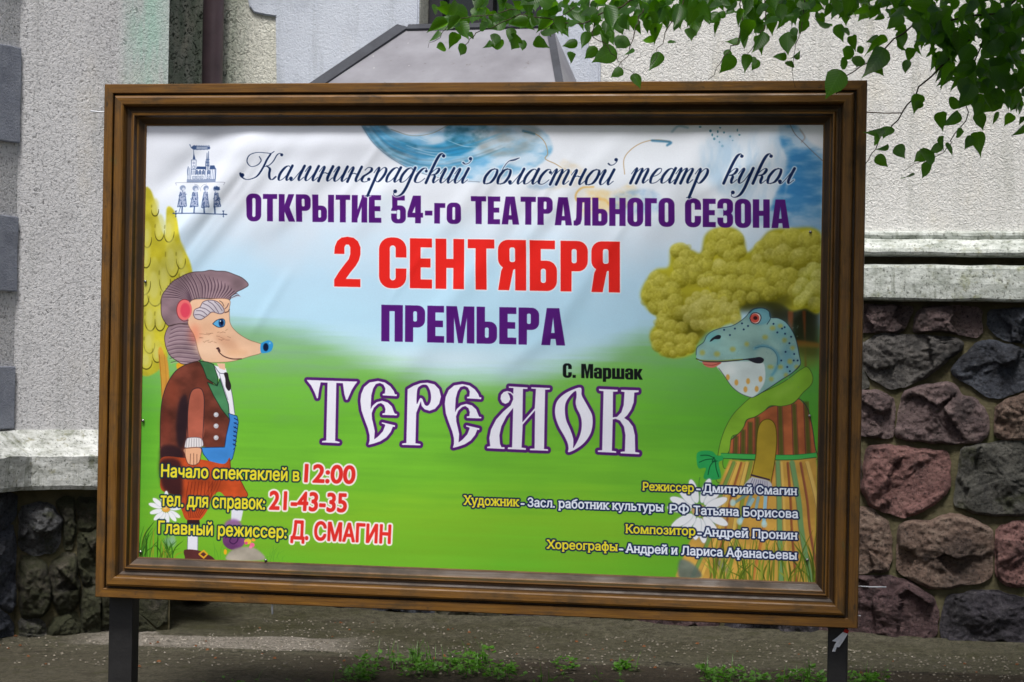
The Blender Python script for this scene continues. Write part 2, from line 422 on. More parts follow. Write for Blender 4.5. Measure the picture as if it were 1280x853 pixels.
line([(350, 490), (372, 520), (398, 530), (425, 600), (440, 700)], (80, 80, 100), 0.8)
line([(372, 520), (376, 540), (410, 640)], (120, 120, 150), 0.6)
poly([(392, 522), (408, 520), (414, 545), (424, 580), (414, 600), (400, 582), (398, 548)], (44, 36, 40))
lap = [(282, 466), (320, 472), (345, 482), (365, 540), (362, 576), (316, 545), (300, 500)]
poly(lap, (70, 130, 84), False, 1, 0, (ND, 0.25)); line(lap + [lap[0]], (24, 46, 34), 0.9, smooth=False)
lap2 = [(318, 562), (362, 578), (374, 545), (392, 600), (412, 660), (418, 728), (380, 680), (345, 620)]
poly(lap2, (74, 136, 92), False, 1, 0, (ND, 0.25)); line(lap2 + [lap2[0]], (24, 46, 34), 0.9, smooth=False)
vest = [(418, 730), (412, 700), (450, 712), (456, 740), (448, 800), (440, 860), (430, 900), (396, 940), (330, 918), (300, 880), (292, 852), (395, 850), (402, 800)]
poly(vest, (66, 140, 216), False, 1, 0, (ND, 0.12)); line(vest + [vest[0]], (24, 44, 84), 0.8, smooth=False)
for k in range(7):
    line([(438 - k, 722 + k * 19), (452 - k, 730 + k * 19)], (20, 40, 90), 1.1); line([(446 - k, 740 + k * 19), (440 - k, 746 + k * 19)], (20, 40, 90), 0.8)
arm = [(232, 820), (230, 740), (234, 660), (246, 605), (270, 588), (294, 596), (304, 640), (302, 720), (298, 812)]
poly(arm, (178, 96, 76), True, 1, 0, (ND, 0.14)); line(arm, OUT, 1.0)
for y in (706, 756, 808): ell(357, y, 11, 11, (190, 190, 196)); ell(355, y - 3, 5, 4, (240, 240, 244), .8, 1)
TR[:] = [180, 540, 4.0]
# breeches, stockings, shoes
bre = [(90, 130), (200, 130), (300, 140), (400, 160), (430, 130), (440, 200), (480, 240), (505, 285), (518, 320), (480, 345), (460, 360), (430, 350), (380, 300), (340, 330), (325, 380), (280, 440), (215, 440), (190, 390), (160, 320), (90, 290), (84, 220)]
poly(bre, (184, 74, 36), True, 1, 0, (ND, 0.3))
poly([(86, 140), (180, 145), (196, 260), (180, 330), (110, 300), (84, 240)], (44, 24, 32), True, 0.85, 5)
for k in range(8):
    x = 205 + k * 17
    line([(x + 20, 250), (x + 8, 340), (228 + k * 7, 430)], (110, 36, 24), 0.9, 0.8)
for k in range(4): line([(400 - k * 8, 175 + k * 5), (380 - k * 14, 260), (350 - k * 16, 330)], (120, 44, 26), 0.8, 0.7)
line([(430, 140), (440, 200), (480, 240), (505, 285), (518, 320), (470, 350)], (90, 30, 30), 0.8)
poly([(218, 440), (278, 440), (282, 462), (216, 462)], (52, 30, 34), False)
poly([(222, 462), (272, 462), (270, 600), (218, 600)], (228, 228, 238), False, 1, 1)
line([(222, 462), (218, 600)], (110, 110, 130), 0.7); line([(272, 462), (270, 600)], (110, 110, 130), 0.7)
poly([(440, 340), (500, 380), (486, 446), (436, 450)], (228, 230, 240), False, 1, 1)
poly([(206, 630), (200, 600), (212, 588), (270, 592), (320, 612), (350, 632), (345, 650), (204, 650)], (84, 44, 44), True, 1, 0, (ND, .3))
line([(278, 610), (300, 594), (318, 612), (300, 630), (278, 612)], (224, 168, 44), 2.0, smooth=False)
# cuff and hand
cuff = [(204, 75), (212, 40), (225, 30), (265, 28), (290, 36), (298, 66), (285, 76), (262, 82), (240, 84), (216, 82)]
poly(cuff, (228, 224, 224)); line(cuff + [cuff[0]], (110, 100, 110), 0.7)
for k in range(7): line([(216 + k * 12, 34), (212 + k * 13, 78)], (140, 130, 140), 0.6)
hand = [(206, 82), (283, 80), (285, 120), (278, 150), (262, 164), (240, 166), (220, 156), (208, 120)]
poly(hand, (232, 176, 138)); line(hand + [hand[0]], (90, 50, 44), 0.8)
for q in (((234, 110), (232, 160)), ((250, 108), (250, 165)), ((266, 112), (266, 160))): line(q, (100, 60, 50), 0.7)
# daisies, grass, mushroom
def daisy(cx, cy, r, n, cen, seed, pet=(238, 240, 244)):
    rr = np.random.default_rng(seed)
    for k in range(n):
        a = 2 * math.pi * k / n + rr.uniform(-.1, .1); L = r * rr.uniform(.85, 1.08)
        ell(cx + math.cos(a) * L * .62, cy + math.sin(a) * L * .62, L * .4, r * .15, (168, 180, 190), .7, 2, a)
        ell(cx + math.cos(a) * L * .62, cy + math.sin(a) * L * .62, L * .38, r * .13, pet, 1, .6, a)
    ell(cx, cy, r * .24, r * .2, cen, 1, 1.2); ell(cx - r * .05, cy - r * .05, r * .12, r * .09, (250, 220, 120), .7, 2)
line([(112, 400), (118, 500), (112, 620)], (70, 130, 50), 1.6, .8)
daisy(112, 385, 84, 13, (226, 160, 70), 3)
ell(130, 550, 30, 24, (120, 160, 130), .8, 4); ell(146, 540, 14, 34, (150, 190, 160), .6, 3)
for k in range(46):
    x = rng.uniform(-30, 150); L = rng.uniform(60, 190) * (1.1 - abs(x) / 260); dx = rng.uniform(-50, 90)
    c = [(40, 80, 22), (84, 120, 30), (150, 150, 44), (56, 108, 34)][k % 4]
    line([(x, 640), (x + dx * .3, 640 - L * .6), (x + dx, 640 - L)], c, rng.uniform(.8, 2.0), .85, taper=True)
for k in range(30):
    x = rng.uniform(350, 720); L = rng.uniform(30, 110)
    line([(x, 650), (x + rng.uniform(-20, 20), 650 - L * .6), (x + rng.uniform(-40, 40), 650 - L)], (88, 150, 48), rng.uniform(.5, 1.1), .55, taper=True)
ell(450, 540, 56, 50, (128, 70, 130), 1, 1, 0, (ND, .3)); ell(446, 470, 44, 34, (150, 96, 160), .9, 3)
line([(410, 530), (430, 505), (462, 510), (470, 540), (450, 560), (430, 548), (436, 530)], (64, 32, 76), 1.4)
poly([(430, 600), (470, 580), (520, 575), (570, 590), (600, 640), (420, 642)], (170, 158, 150), True, .95, 2, (ND, .2))
ell(520, 548, 18, 14, (236, 196, 60)); ell(542, 566, 12, 12, (236, 110, 150)); ell(512, 556, 8, 8, (230, 90, 130)); ell(548, 540, 10, 8, (240, 170, 60)); ell(534, 576, 8, 7, (240, 130, 170))
ell(408, 600, 8, 14, (236, 176, 40))

# ---- painted tree at the right, behind the frog
TR[:] = [790, 270, 3.708]
poly([(640, 430), (870, 420), (872, 640), (800, 650), (770, 640), (700, 560), (640, 480)], (32, 34, 14), True, .92, 10)
poly([(500, 330), (700, 380), (700, 450), (620, 440), (520, 440), (480, 420)], (44, 44, 10), True, .9, 10)
for (x0, x1) in ((722, 748), (790, 806)):
    poly([(x0, 440), (x1, 440), (x1 - 6, 700), (x0 + 20 if x0 > 750 else x0 + 10, 700)], (126, 70, 36), False, .9, 2)
poly([(760, 575), (870, 590), (870, 612), (760, 608)], (150, 84, 32), False, .7, 3)
poly([(755, 600), (872, 600), (872, 690), (780, 700)], (110, 116, 40), True, .6, 10)
LI, DK = (240, 232, 118), (112, 106, 8)
base = [(40, 370), (60, 310), (110, 250), (170, 235), (180, 150), (225, 130), (280, 160), (320, 170), (340, 90), (400, 55), (480, 60), (520, 110), (535, 170), (590, 120), (640, 70), (720, 60), (880, 90), (880, 430), (800, 430), (740, 440), (680, 400), (560, 400), (500, 430), (500, 480), (400, 520), (330, 560), (300, 600), (280, 640), (200, 660), (130, 640), (90, 590), (85, 540), (120, 480), (70, 430)]
poly(base, (184, 176, 44), True, 1, 4, (ND, 0.2))
poly([(200, 430), (330, 470), (340, 560), (250, 560), (200, 500)], (84, 80, 8), True, .8, 10)
poly([(480, 360), (680, 350), (760, 420), (690, 420), (620, 400), (500, 430)], (84, 82, 10), True, .9, 12)
pr = np.random.default_rng(12)
PF = [(600, 150, 40), (660, 130, 60), (740, 110, 60), (820, 120, 60), (590, 190, 42), (700, 190, 60), (780, 200, 60), (850, 180, 50),
      (390, 100, 44), (430, 90, 46), (480, 110, 44), (370, 150, 40), (350, 185, 34), (430, 150, 50), (500, 165, 34), (460, 190, 44),
      (225, 165, 46), (205, 160, 34), (250, 190, 40), (230, 230, 46), (290, 220, 44), (340, 230, 44), (280, 270, 50), (220, 290, 50),
      (110, 290, 40), (90, 330, 40), (70, 370, 32), (140, 310, 44), (120, 370, 50), (180, 350, 50), (110, 420, 42), (160, 430, 48), (200, 400, 44), (150, 470, 40), (220, 450, 40),
      (330, 300, 36), (360, 290, 40), (410, 250, 46), (470, 250, 46), (530, 250, 50), (600, 260, 52), (400, 320, 50), (460, 320, 54), (530, 320, 54), (600, 330, 50), (670, 280, 56), (730, 290, 56), (700, 340, 48), (760, 350, 44), (640, 360, 40),
      (430, 380, 44), (500, 380, 40), (560, 380, 34), (140, 500, 36), (180, 520, 44), (230, 520, 34), (130, 560, 40), (180, 570, 40), (230, 580, 40), (280, 570, 34), (110, 560, 30), (120, 600, 34), (170, 620, 40), (230, 620, 34), (270, 610, 30), (190, 640, 22)]
for (x, y, r) in PF: puff(x, y, r, LI, DK, .66)
for k in range(150):
    i = pr.integers(len(PF)); x, y, r = PF[i]
    puff(x + pr.normal() * r * .5, y + pr.normal() * r * .4, pr.uniform(9, 20), (206, 198, 80), (140, 132, 16), .4)
for (x, y, r) in ((408, 235, 38), (400, 222, 30), (330, 310, 30), (360, 300, 26), (700, 160, 36), (640, 180, 34), (770, 180, 30), (580, 200, 30)): puff(x, y, r, (226, 218, 130), (176, 168, 50), .55)
for (x, y, r) in ((270, 400, 30), (300, 375, 30), (340, 365, 28), (375, 375, 26), (250, 435, 28), (265, 475, 34), (300, 500, 36), (345, 500, 38), (395, 490, 36), (430, 460, 36), (470, 440, 32), (425, 390, 22), (480, 410, 24), (480, 480, 30), (330, 430, 56), (390, 430, 48), (300, 440, 46), (345, 400, 40), (440, 430, 36)): puff(x, y, r, (224, 216, 128), (158, 152, 50), .7)
for (x, y, r) in ((840, 250, 42), (800, 270, 36), (870, 290, 50), (790, 320, 40), (770, 350, 32), (850, 350, 56), (810, 380, 40), (780, 400, 36), (850, 410, 40)): puff(x, y, r, (224, 220, 130), (150, 148, 20), .8)

# ---- frog puppet in a striped dress
TR[:] = [850, 370, 3.711]
scarf = [(555, 345), (590, 330), (615, 370), (610, 410), (570, 450), (550, 475), (520, 500), (470, 512), (420, 510), (390, 535), (350, 560), (310, 575), (295, 610), (270, 640), (240, 655), (228, 720), (200, 760), (205, 800), (235, 800), (240, 853), (170, 860), (176, 740), (200, 640), (240, 560), (290, 505), (335, 468), (400, 440), (480, 400)]
dress = [(235, 670), (270, 640), (295, 610), (312, 575), (352, 560), (392, 532), (430, 512), (520, 500), (552, 478), (590, 520), (612, 600), (626, 700), (632, 760), (500, 760), (300, 760), (230, 740)]
poly(dress, (172, 96, 58), False, 1, 0, (ND, .25))
for i, x in enumerate((252, 285, 318, 350, 455, 520, 575)):
    top = 560 if i > 2 else 620 - i * 15
    top = {0: 650, 1: 620, 2: 585, 3: 560, 4: 510, 5: 500, 6: 490}[i]
    poly([(x, top), (x + 18, top), (x + 24 + (x - 400) * .06, 760), (x + 2 + (x - 400) * .06, 760)], (74, 86, 34), False, .85, 2)
    line([(x - 2, top), (x + (x - 400) * .05, 760)], (70, 30, 50), 0.8, .7); line([(x + 20, top), (x + 26 + (x - 400) * .05, 760)], (110, 50, 60), 0.7, .6)
line(dress + [dress[0]], (60, 40, 60), 1.0, .85)
poly(scarf, (128, 176, 52), True, 1, 0, (ND, .12)); line(scarf + [scarf[0]], (60, 80, 40), .8, .8)
ell(480, 440, 60, 16, (160, 204, 84), .5, 8, -.5)
# skirt
sk = [(230, 760), (300, 768), (632, 750), (660, 1000), (660, 1345), (20, 1345), (-20, 1300), (40, 1150), (120, 1000), (190, 860)]
poly(sk, (206, 160, 74), False, 1, 2, (ND, .15))
for i, (x, xe, c, w) in enumerate(((250, 40, (98, 150, 74), 16), (285, 130, (150, 80, 50), 8), (330, 210, (120, 150, 60), 16), (440, 330, (196, 120, 60), 12), (455, 470, (96, 158, 108), 22), (500, 540, (140, 70, 50), 9), (520, 610, (96, 158, 108), 22), (560, 650, (140, 70, 60), 9), (590, 720, (230, 196, 110), 16), (470, 500, (226, 190, 100), 12), (310, 180, (226, 196, 100), 14), (270, 80, (230, 190, 90), 14))):
    line([(x, 775), ((x * 2 + xe) / 3, 950), ((x + xe) / 2, 1100), (xe, 1345)], c, w * .27 * 1.1, .8, soft=1)
    line([(x - w * .5, 775), ((x * 2 + xe) / 3 - w * .5, 950), ((x + xe) / 2 - w * .5, 1100), (xe - w * .5, 1345)], (110, 70, 50), .6, .6)
poly([(190, 730), (340, 735), (520, 738), (632, 728), (632, 748), (520, 760), (340, 758), (190, 752)], (70, 176, 84), False, 1, .5); line([(190, 753), (340, 759), (520, 761), (632, 749)], (30, 90, 50), .8); line([(190, 730), (340, 735), (520, 738), (632, 728)], (30, 100, 60), .6)
bow = [(80, 730), (110, 718), (150, 722), (170, 740), (196, 742), (200, 760), (180, 775), (190, 830), (180, 850), (112, 848), (120, 800), (88, 800), (78, 770)]
poly(bow, (44, 160, 84), True, 1, 0, (ND, .15))
for q in (((160, 752), (130, 740), (96, 740)), ((160, 756), (120, 760), (90, 772)), ((162, 760), (140, 790), (130, 830)), ((164, 760), (168, 800), (180, 840)), ((158, 748), (150, 770), (172, 766))): line(q, (14, 74, 44), 1.0)
# head
head = [(75, 275), (80, 240), (110, 215), (125, 185), (150, 165), (190, 150), (240, 140), (280, 118), (310, 92), (325, 72), (350, 58), (390, 58), (412, 72), (420, 100), (455, 104), (490, 122), (520, 160), (540, 210), (552, 270), (558, 320), (520, 358), (470, 390), (410, 430), (350, 466), (326, 470), (280, 452), (240, 420), (205, 370), (180, 335), (150, 320), (90, 305)]
poly(head, (138, 178, 172), True, 1, 0, (ND, .2))
ell(150, 190, 34, 22, (96, 186, 196), .6, 8); ell(300, 180, 110, 40, (150, 184, 172), .45, 12, -.3); ell(500, 300, 30, 80, (78, 140, 170), .5, 10); ell(480, 160, 50, 40, (96, 158, 170), .5, 10)
ell(405, 275, 52, 46, (150, 178, 168), .85, 6)
line([(345, 245), (380, 232), (420, 240), (452, 270), (458, 310), (440, 350), (425, 370)], (56, 130, 164), 2.6, .7, soft=3)
line([(350, 242), (385, 236), (425, 246), (450, 278), (452, 320)], (40, 84, 110), .7, .7)
jaw = [(170, 325), (200, 306), (300, 304), (380, 308), (396, 350), (392, 400), (370, 440), (345, 466), (326, 470), (280, 452), (240, 420), (205, 370)]
poly(jaw, (206, 220, 218), True, 1, 1.2, (ND, .08)); ell(230, 345, 30, 24, (232, 238, 236), .6, 6)
poly([(105, 306), (150, 302), (192, 308), (175, 324), (150, 334), (120, 327)], (206, 116, 100)); line([(110, 318), (150, 322), (186, 312)], (150, 50, 50), .7)
line([(76, 292), (110, 303), (180, 306), (260, 300), (310, 294), (360, 288)], (40, 40, 48), 1.3); line([(80, 296), (120, 300), (200, 300), (290, 294)], (140, 150, 50), 1.4, .6)
poly([(300, 294), (340, 288), (372, 284), (390, 296), (378, 312), (350, 312), (320, 300)], (34, 34, 44))
poly([(138, 212), (150, 196), (175, 182), (190, 186), (184, 200), (160, 202), (148, 210)], (28, 30, 40))
ell(368, 96, 50, 38, (90, 150, 166), .9, 2); ell(374, 100, 40, 32, (120, 176, 186), .8, 4); line([(322, 80), (345, 62), (385, 58), (414, 74), (420, 104), (404, 132)], (40, 70, 90), .9)
ell(350, 104, 26, 25, (232, 226, 216)); ell(348, 104, 21, 21, (206, 84, 70)); ell(350, 103, 10, 9, (60, 20, 24), 1, 1); ell(352, 103, 25, 24, (40, 30, 40), .0)
line([(324, 104), (334, 84), (352, 79), (370, 86), (376, 104), (366, 124), (350, 130), (332, 122), (324, 104)], (60, 30, 40), 1.0)
for (x, y) in ((395, 192), (310, 224), (245, 248), (172, 270), (104, 264), (430, 150), (485, 206), (466, 140), (510, 305), (522, 242), (492, 368), (420, 330), (424, 386), (542, 330), (466, 330)):
    ell(x, y, rng.uniform(10, 15), rng.uniform(10, 14), (170, 164, 62), .7, 2.5)
for (x, y) in ((222, 378), (262, 402), (316, 396), (374, 386), (304, 434), (356, 432)): ell(x, y, 9, 14, (214, 160, 70), .9, 1)
_fr = np.random.default_rng(5)
for k in range(260):
    x, y = _fr.uniform(90, 550), _fr.uniform(80, 440)
    if y > 300 - (x - 90) * .35 and y < 300 + max(0, (x - 390)) * 1.0 - 4 and y > 330 - (x * .5): ell(x, y, 2.4, 2.4, [(96, 140, 150), (176, 204, 190)][k % 2], .5, 1)
for (x, y) in ((205, 158), (255, 152), (288, 128), (296, 156), (316, 140), (232, 182), (434, 130), (452, 170), (474, 152), (488, 176), (508, 220), (490, 260), (516, 190), (530, 270), (546, 300), (498, 330), (510, 350), (528, 300), (486, 146), (470, 300)): ell(x, y, 4.5, 4.5, (20, 50, 90))
line(head[:19] + head[19:24], (40, 60, 76), .8, .9); line([(558, 320), (520, 358), (470, 390), (410, 430), (350, 466), (326, 470), (280, 452), (240, 420), (205, 370), (180, 335)], (50, 60, 60), .8, .8)
# sleeve and hand
slv = [(355, 680), (362, 620), (378, 585), (405, 572), (432, 584), (446, 620), (448, 690), (438, 780), (424, 853), (412, 900), (330, 870), (340, 800), (352, 740)]
poly(slv, (178, 152, 50), True, 1, 0, (ND, .14)); line(slv + [slv[0]], (80, 70, 20), .9)
TR[:] = [820, 540, 4.376]
line([(522, 236), (560, 246), (620, 262)], (60, 40, 60), 2.0)
poly([(520, 250), (540, 250), (620, 270), (632, 310), (590, 350), (520, 330), (480, 300)], (196, 196, 206), True, 1, 1, (ND, .1))
for k in range(8): line([(530 + k * 11, 256 + k * 2), (500 + k * 16, 320 + k * 2)], (110, 100, 130), .6)
for (a, b, w, c) in (((500, 340), (420, 395), 3.4, (120, 150, 140)), ((520, 350), (500, 400), 3.6, (120, 160, 170)), ((530, 370), (462, 490), 4.2, (150, 190, 200)), ((600, 350), (590, 500), 4.2, (150, 200, 220)), ((560, 360), (545, 430), 3.6, (130, 170, 180))):
    line([a, b], c, w, .95)
for (x, y) in ((458, 490), (592, 505), (420, 388)): ell(x, y, 16, 20, (190, 226, 226), .8, 1.5)
line([(240, 250), (236, 300), (250, 500)], (60, 120, 50), 1.2, .7)
daisy(236, 430, 170, 14, (206, 164, 110), 9)
poly([(130, 700), (200, 720), (250, 780), (230, 800), (130, 800)], (96, 110, 104), True, .9, 3, (ND, .3)); poly([(330, 700), (370, 710), (390, 760), (350, 760)], (96, 110, 104), True, .8, 4, (ND, .3))
for k in range(80):
    x = rng.uniform(300, 900); L = rng.uniform(80, 330); dx = rng.uniform(-110, 90)
    c = [(86, 104, 24), (120, 140, 40), (70, 92, 26), (150, 160, 60), (98, 128, 36)][k % 5]
    line([(x, 840), (x + dx * .3, 840 - L * .55), (x + dx, 840 - L)], c, rng.uniform(1.2, 2.6), .8, taper=True)
TR[:] = [0, 0, 1.0]
# ------------------------------------------------------------------ lettering
def dilate(m, r):
    R = int(math.ceil(r)); out = m.copy(); h, w = m.shape
    for dy in range(-R, R + 1):
        for dx in range(-R, R + 1):
            d = math.hypot(dx, dy)
            if d > r + 0.5: continue
            k = min(1.0, r + 0.5 - d)
            ys, yd = (slice(max(0, -dy), h - max(0, dy)), slice(max(0, dy), h - max(0, -dy)))
            xs, xd = (slice(max(0, -dx), w - max(0, dx)), slice(max(0, dx), w - max(0, -dx)))
            np.maximum(out[yd, xd], m[ys, xs] * k, out=out[yd, xd])
    return out
def merge(M, x0, y0, m, b, sub=False):
    """lay mask m (box b) into the larger mask M whose corner is (x0, y0)"""
    if m is None: return
    ax0, ay0, ax1, ay1 = max(b[0], x0), max(b[1], y0), min(b[2], x0 + M.shape[1]), min(b[3], y0 + M.shape[0])
    if ax1 <= ax0 or ay1 <= ay0: return
    s = M[ay0 - y0:ay1 - y0, ax0 - x0:ax1 - x0]; q = m[ay0 - b[1]:ay1 - b[1], ax0 - b[0]:ax1 - b[0]]
    if sub: s *= (1 - q)
    else: np.maximum(s, q, out=s)
def put(mask, box, fill, outline=None, ow=0, bold=0, glow=None, gw=0):
    if bold: mask = dilate(mask, bold)
    if glow is not None: comp(np.clip(blur(dilate(mask, gw), 1.6), 0, 1), box, glow)
    if outline is not None: comp(dilate(mask, ow), box, outline)
    comp(mask, box, fill)
def union_mask(adds, subs=(), pad=24):
    """glyph shapes given as lists of print-space contours"""
    allp = np.concatenate([p for p in adds])
    x0 = max(int(allp[:, 0].min()) - pad, 0); x1 = min(int(allp[:, 0].max()) + pad, TW)
    y0 = max(int(allp[:, 1].min()) - pad, 0); y1 = min(int(allp[:, 1].max()) + pad, TH)
    M = np.zeros((y1 - y0, x1 - x0), np.float32)
    for p in adds:
        m, b = fill_mask([p]); merge(M, x0, y0, m, b)
    for p in subs:
        m, b = fill_mask([p]); merge(M, x0, y0, m, b, True)
    return M, (x0, y0, x1, y1)
def frame_map(A, B, top):
    """A: left end of the baseline, B: right end, top: point above A (photo pixels)"""
    A = np.array(P(*A)); B = np.array(P(*B)); Tp = np.array(P(*top))
    return A, B - A, Tp - A
# heavy condensed capitals
def R_(x0, y0, x1, y1): return [(x0, y0), (x1, y0), (x1, y1), (x0, y1)]
def RR(x0, y0, x1, y1, r):
    out = []
    for cx, cy, a0 in ((x1 - r, y0 + r, -90), (x1 - r, y1 - r, 0), (x0 + r, y1 - r, 90), (x0 + r, y0 + r, 180)):
        for k in range(7):
            a = math.radians(a0 + 15 * k); out.append((cx + r * math.cos(a), cy + r * math.sin(a)))
    return out
BG = {
 'О': (56, [RR(0, -1, 56, 101, 24)], [RR(22, 15, 34, 85, 6)]),
 'С': (56, [RR(0, -1, 56, 101, 24)], [RR(22, 15, 34, 85, 6), R_(30, 39, 60, 61)]),
 'Т': (54, [R_(0, 0, 54, 18), R_(16, 0, 38, 100)], []),
 'Е': (45, [R_(0, 0, 22, 100), R_(0, 0, 45, 18), R_(0, 40, 42, 58), R_(0, 82, 45, 100)], []),
 'Н': (58, [R_(0, 0, 22, 100), R_(36, 0, 58, 100), R_(10, 40, 48, 58)], []),
 'П': (58, [R_(0, 0, 22, 100), R_(36, 0, 58, 100), R_(0, 0, 58, 17)], []),
 'И': (58, [R_(0, 0, 22, 100), R_(37, 0, 58, 100), [(18, 100), (18, 66), (40, 0), (40, 34)]], []),
 'Р': (54, [R_(0, 0, 22, 100), R_(0, 0, 30, 60), RR(6, 0, 54, 60, 20)], [RR(22, 16, 32, 44, 4)]),
 'Ь': (54, [R_(0, 0, 22, 100), R_(0, 40, 30, 100), RR(6, 40, 54, 100, 20)], [RR(22, 56, 32, 84, 4)]),
 'Ы': (80, [R_(0, 0, 22, 100), R_(0, 40, 30, 100), RR(6, 40, 54, 100, 20), R_(58, 0, 80, 100)], [RR(22, 56, 32, 84, 4)]),
 'Б': (54, [R_(0, 0, 22, 100), R_(0, 0, 50, 17), R_(0, 40, 30, 100), RR(6, 40, 54, 100, 20)], [RR(22, 56, 32, 84, 4)]),
 'Я': (56, [R_(34, 0, 56, 100), R_(26, 0, 40, 58), RR(0, 0, 46, 58, 20), [(0, 100), (6, 62), (12, 50), (38, 50), (30, 60), (22, 100)]], [RR(23, 15, 34, 44, 4)]),
 'К': (58, [R_(0, 0, 22, 100), [(18, 50), (36, 0), (58, 0), (41, 48), (60, 100), (37, 100), (18, 54)]], []),
 'А': (62, [[(0, 100), (14, 0), (47, 0), (62, 100), (39, 100), (37, 83), (25, 83), (23, 100)]], [[(26, 67), (31, 24), (35, 67)]]),
 'Л': (60, [[(0, 100), (0, 83), (6, 82), (9, 72), (11, 0), (60, 0), (60, 100), (38, 100), (38, 17), (31, 17), (29, 78), (24, 95), (12, 101)]], []),
 'М': (74, [[(0, 100), (0, 0), (28, 0), (37, 56), (46, 0), (74, 0), (74, 100), (54, 100), (54, 30), (43, 100), (31, 100), (20, 30), (20, 100)]], []),
 'З': (54, [RR(0, -1, 54, 56, 20), RR(0, 44, 54, 101, 22)], [RR(20, 15, 33, 41, 5), RR(20, 58, 33, 85, 5), R_(-1, 34, 20, 66)]),
 '5': (54, [R_(4, 0, 50, 18), R_(4, 0, 23, 56), RR(0, 36, 54, 101, 20)], [RR(21, 52, 33, 86, 5), R_(-1, 56, 20, 66)]),
 '4': (58, [R_(28, 0, 49, 100), [(0, 62), (20, 0), (40, 0), (40, 10), (17, 64)], R_(0, 62, 57, 79)], []),
 '2': (54, [[(0, 34), (1, 20), (6, 8), (15, 1), (27, -1), (40, 1), (49, 8), (54, 20), (54, 34), (51, 46), (44, 58), (34, 70), (24, 84), (54, 84), (54, 100), (0, 100), (0, 86), (10, 70), (22, 54), (30, 44), (33, 34), (33, 20), (30, 15), (24, 15), (21, 20), (21, 34)]], []),
 'Г': (42, [R_(0, 0, 22, 100), R_(0, 0, 42, 18)], []),
 '-': (28, [R_(0, 54, 27, 71)], []),
 'г': (40, [R_(0, 26, 21, 100), R_(0, 26, 40, 43)], []),
 'о': (52, [RR(0, 24, 52, 101, 20)], [RR(21, 40, 31, 86, 4)]),
 'а': (50, [RR(0, 24, 50, 101, 18), R_(29, 50, 50, 100)], [RR(20, 38, 30, 52, 3), RR(20, 66, 30, 88, 3), R_(-2, 50, 18, 57)]),
 'р': (52, [R_(0, 25, 20, 122), R_(0, 25, 30, 100), RR(6, 24, 52, 101, 18)], [RR(21, 40, 31, 86, 4)]),
 'ш': (76, [R_(0, 25, 20, 100), R_(28, 25, 48, 100), R_(56, 25, 76, 100), R_(0, 84, 76, 100)], []),
 'к': (52, [R_(0, 25, 20, 100), [(16, 60), (32, 25), (52, 25), (36, 60), (54, 100), (33, 100), (16, 64)]], []),
 '.': (20, [R_(0, 79, 20, 100)], []),
 ' ': (24, [], []),
}
def block_text(s, A, B, top, fill, gap=6.0, **kw):
    O, ex, ey = frame_map(A, B, top)
    tot = sum(BG[c][0] for c in s) + gap * (len(s) - 1)
    x = 0; adds = []; subs = []; M = None
    tr = lambda p, x: O + np.outer((np.array(p)[:, 0] + x) / tot, ex) + np.outer(1 - np.array(p)[:, 1] / 100.0, ey)
    allx = [O, O + ex, O + ey, O + ex + ey]
    allp = np.array(allx); pad = 26
    x0 = max(int(allp[:, 0].min()) - pad, 0); x1 = min(int(allp[:, 0].max()) + pad, TW)
    y0 = max(int(allp[:, 1].min()) - pad, 0); y1 = min(int(allp[:, 1].max()) + pad, TH)
    M = np.zeros((y1 - y0, x1 - x0), np.float32)
    for c in s:
        w, a, b = BG[c]
        if a:
            m, bx = union_mask([tr(p, x) for p in a], [tr(p, x) for p in b], 4)
            merge(M, x0, y0, m, bx)
        x += w + gap
    put(M, (x0, y0, x1, y1), fill, **kw)
block_text('ОТКРЫТИЕ 54-го ТЕАТРАЛЬНОГО СЕЗОНА', (308.5, 276.6), (987, 285.6), (308.5, 242.6), (84, 24, 120))
block_text('2 СЕНТЯБРЯ', (418, 358.5), (775, 366), (418, 296.5), (238, 40, 34), gap=7, glow=(250, 250, 255), gw=3)
block_text('ПРЕМЬЕРА', (477, 426.9), (706.6, 432.2), (477, 381.2), (84, 24, 120))
block_text('С. Маршак', (703.7, 472.2), (803.3, 474.9), (703.7, 454.4), (14, 18, 20), gap=5)

# title in old-Slavonic capitals: white shapes inside one purple outline
def title(shapes, org, sc, holes=()):
    TR[:] = [org[0], org[1], sc]
    M, b = union_mask([T(p) if not sm else smooth_closed(T(p), 6) for (p, sm) in shapes], [smooth_closed(T(p), 6) for p in holes], 22)
    TR[:] = [0, 0, 1.0]
    return M, b
t1 = [([(22, 88), (392, 100), (372, 125), (350, 160), (318, 232), (308, 232), (296, 190), (285, 112), (238, 110), (228, 530), (262, 540), (258, 548), (132, 542), (134, 532), (163, 528), (174, 108), (124, 106), (112, 160), (104, 220), (96, 222), (80, 180), (55, 130), (30, 100)], False)]
def e_shape(dx, dy):
    q = [[(412, 240), (418, 190), (440, 140), (480, 106), (540, 96), (590, 106), (630, 134), (655, 168), (664, 192), (678, 194), (676, 206), (574, 200), (574, 190), (590, 186), (594, 150), (580, 122), (555, 110), (525, 118), (505, 150), (492, 200), (488, 262), (487, 300), (500, 276), (530, 250), (570, 240), (610, 252), (640, 280), (658, 326), (664, 334), (678, 336), (676, 346), (572, 342), (572, 332), (590, 328), (594, 300), (584, 272), (562, 256), (540, 262), (510, 290), (494, 330), (496, 370), (508, 420), (516, 460), (512, 520), (540, 500), (575, 462), (592, 420), (590, 412), (566, 404), (568, 396), (664, 418), (662, 430), (648, 428), (632, 466), (600, 506), (556, 534), (510, 550), (470, 560), (478, 530), (478, 490), (466, 440), (440, 370), (420, 310)]]
    return [([(x + dx, y + dy) for x, y in p], False) for p in q]
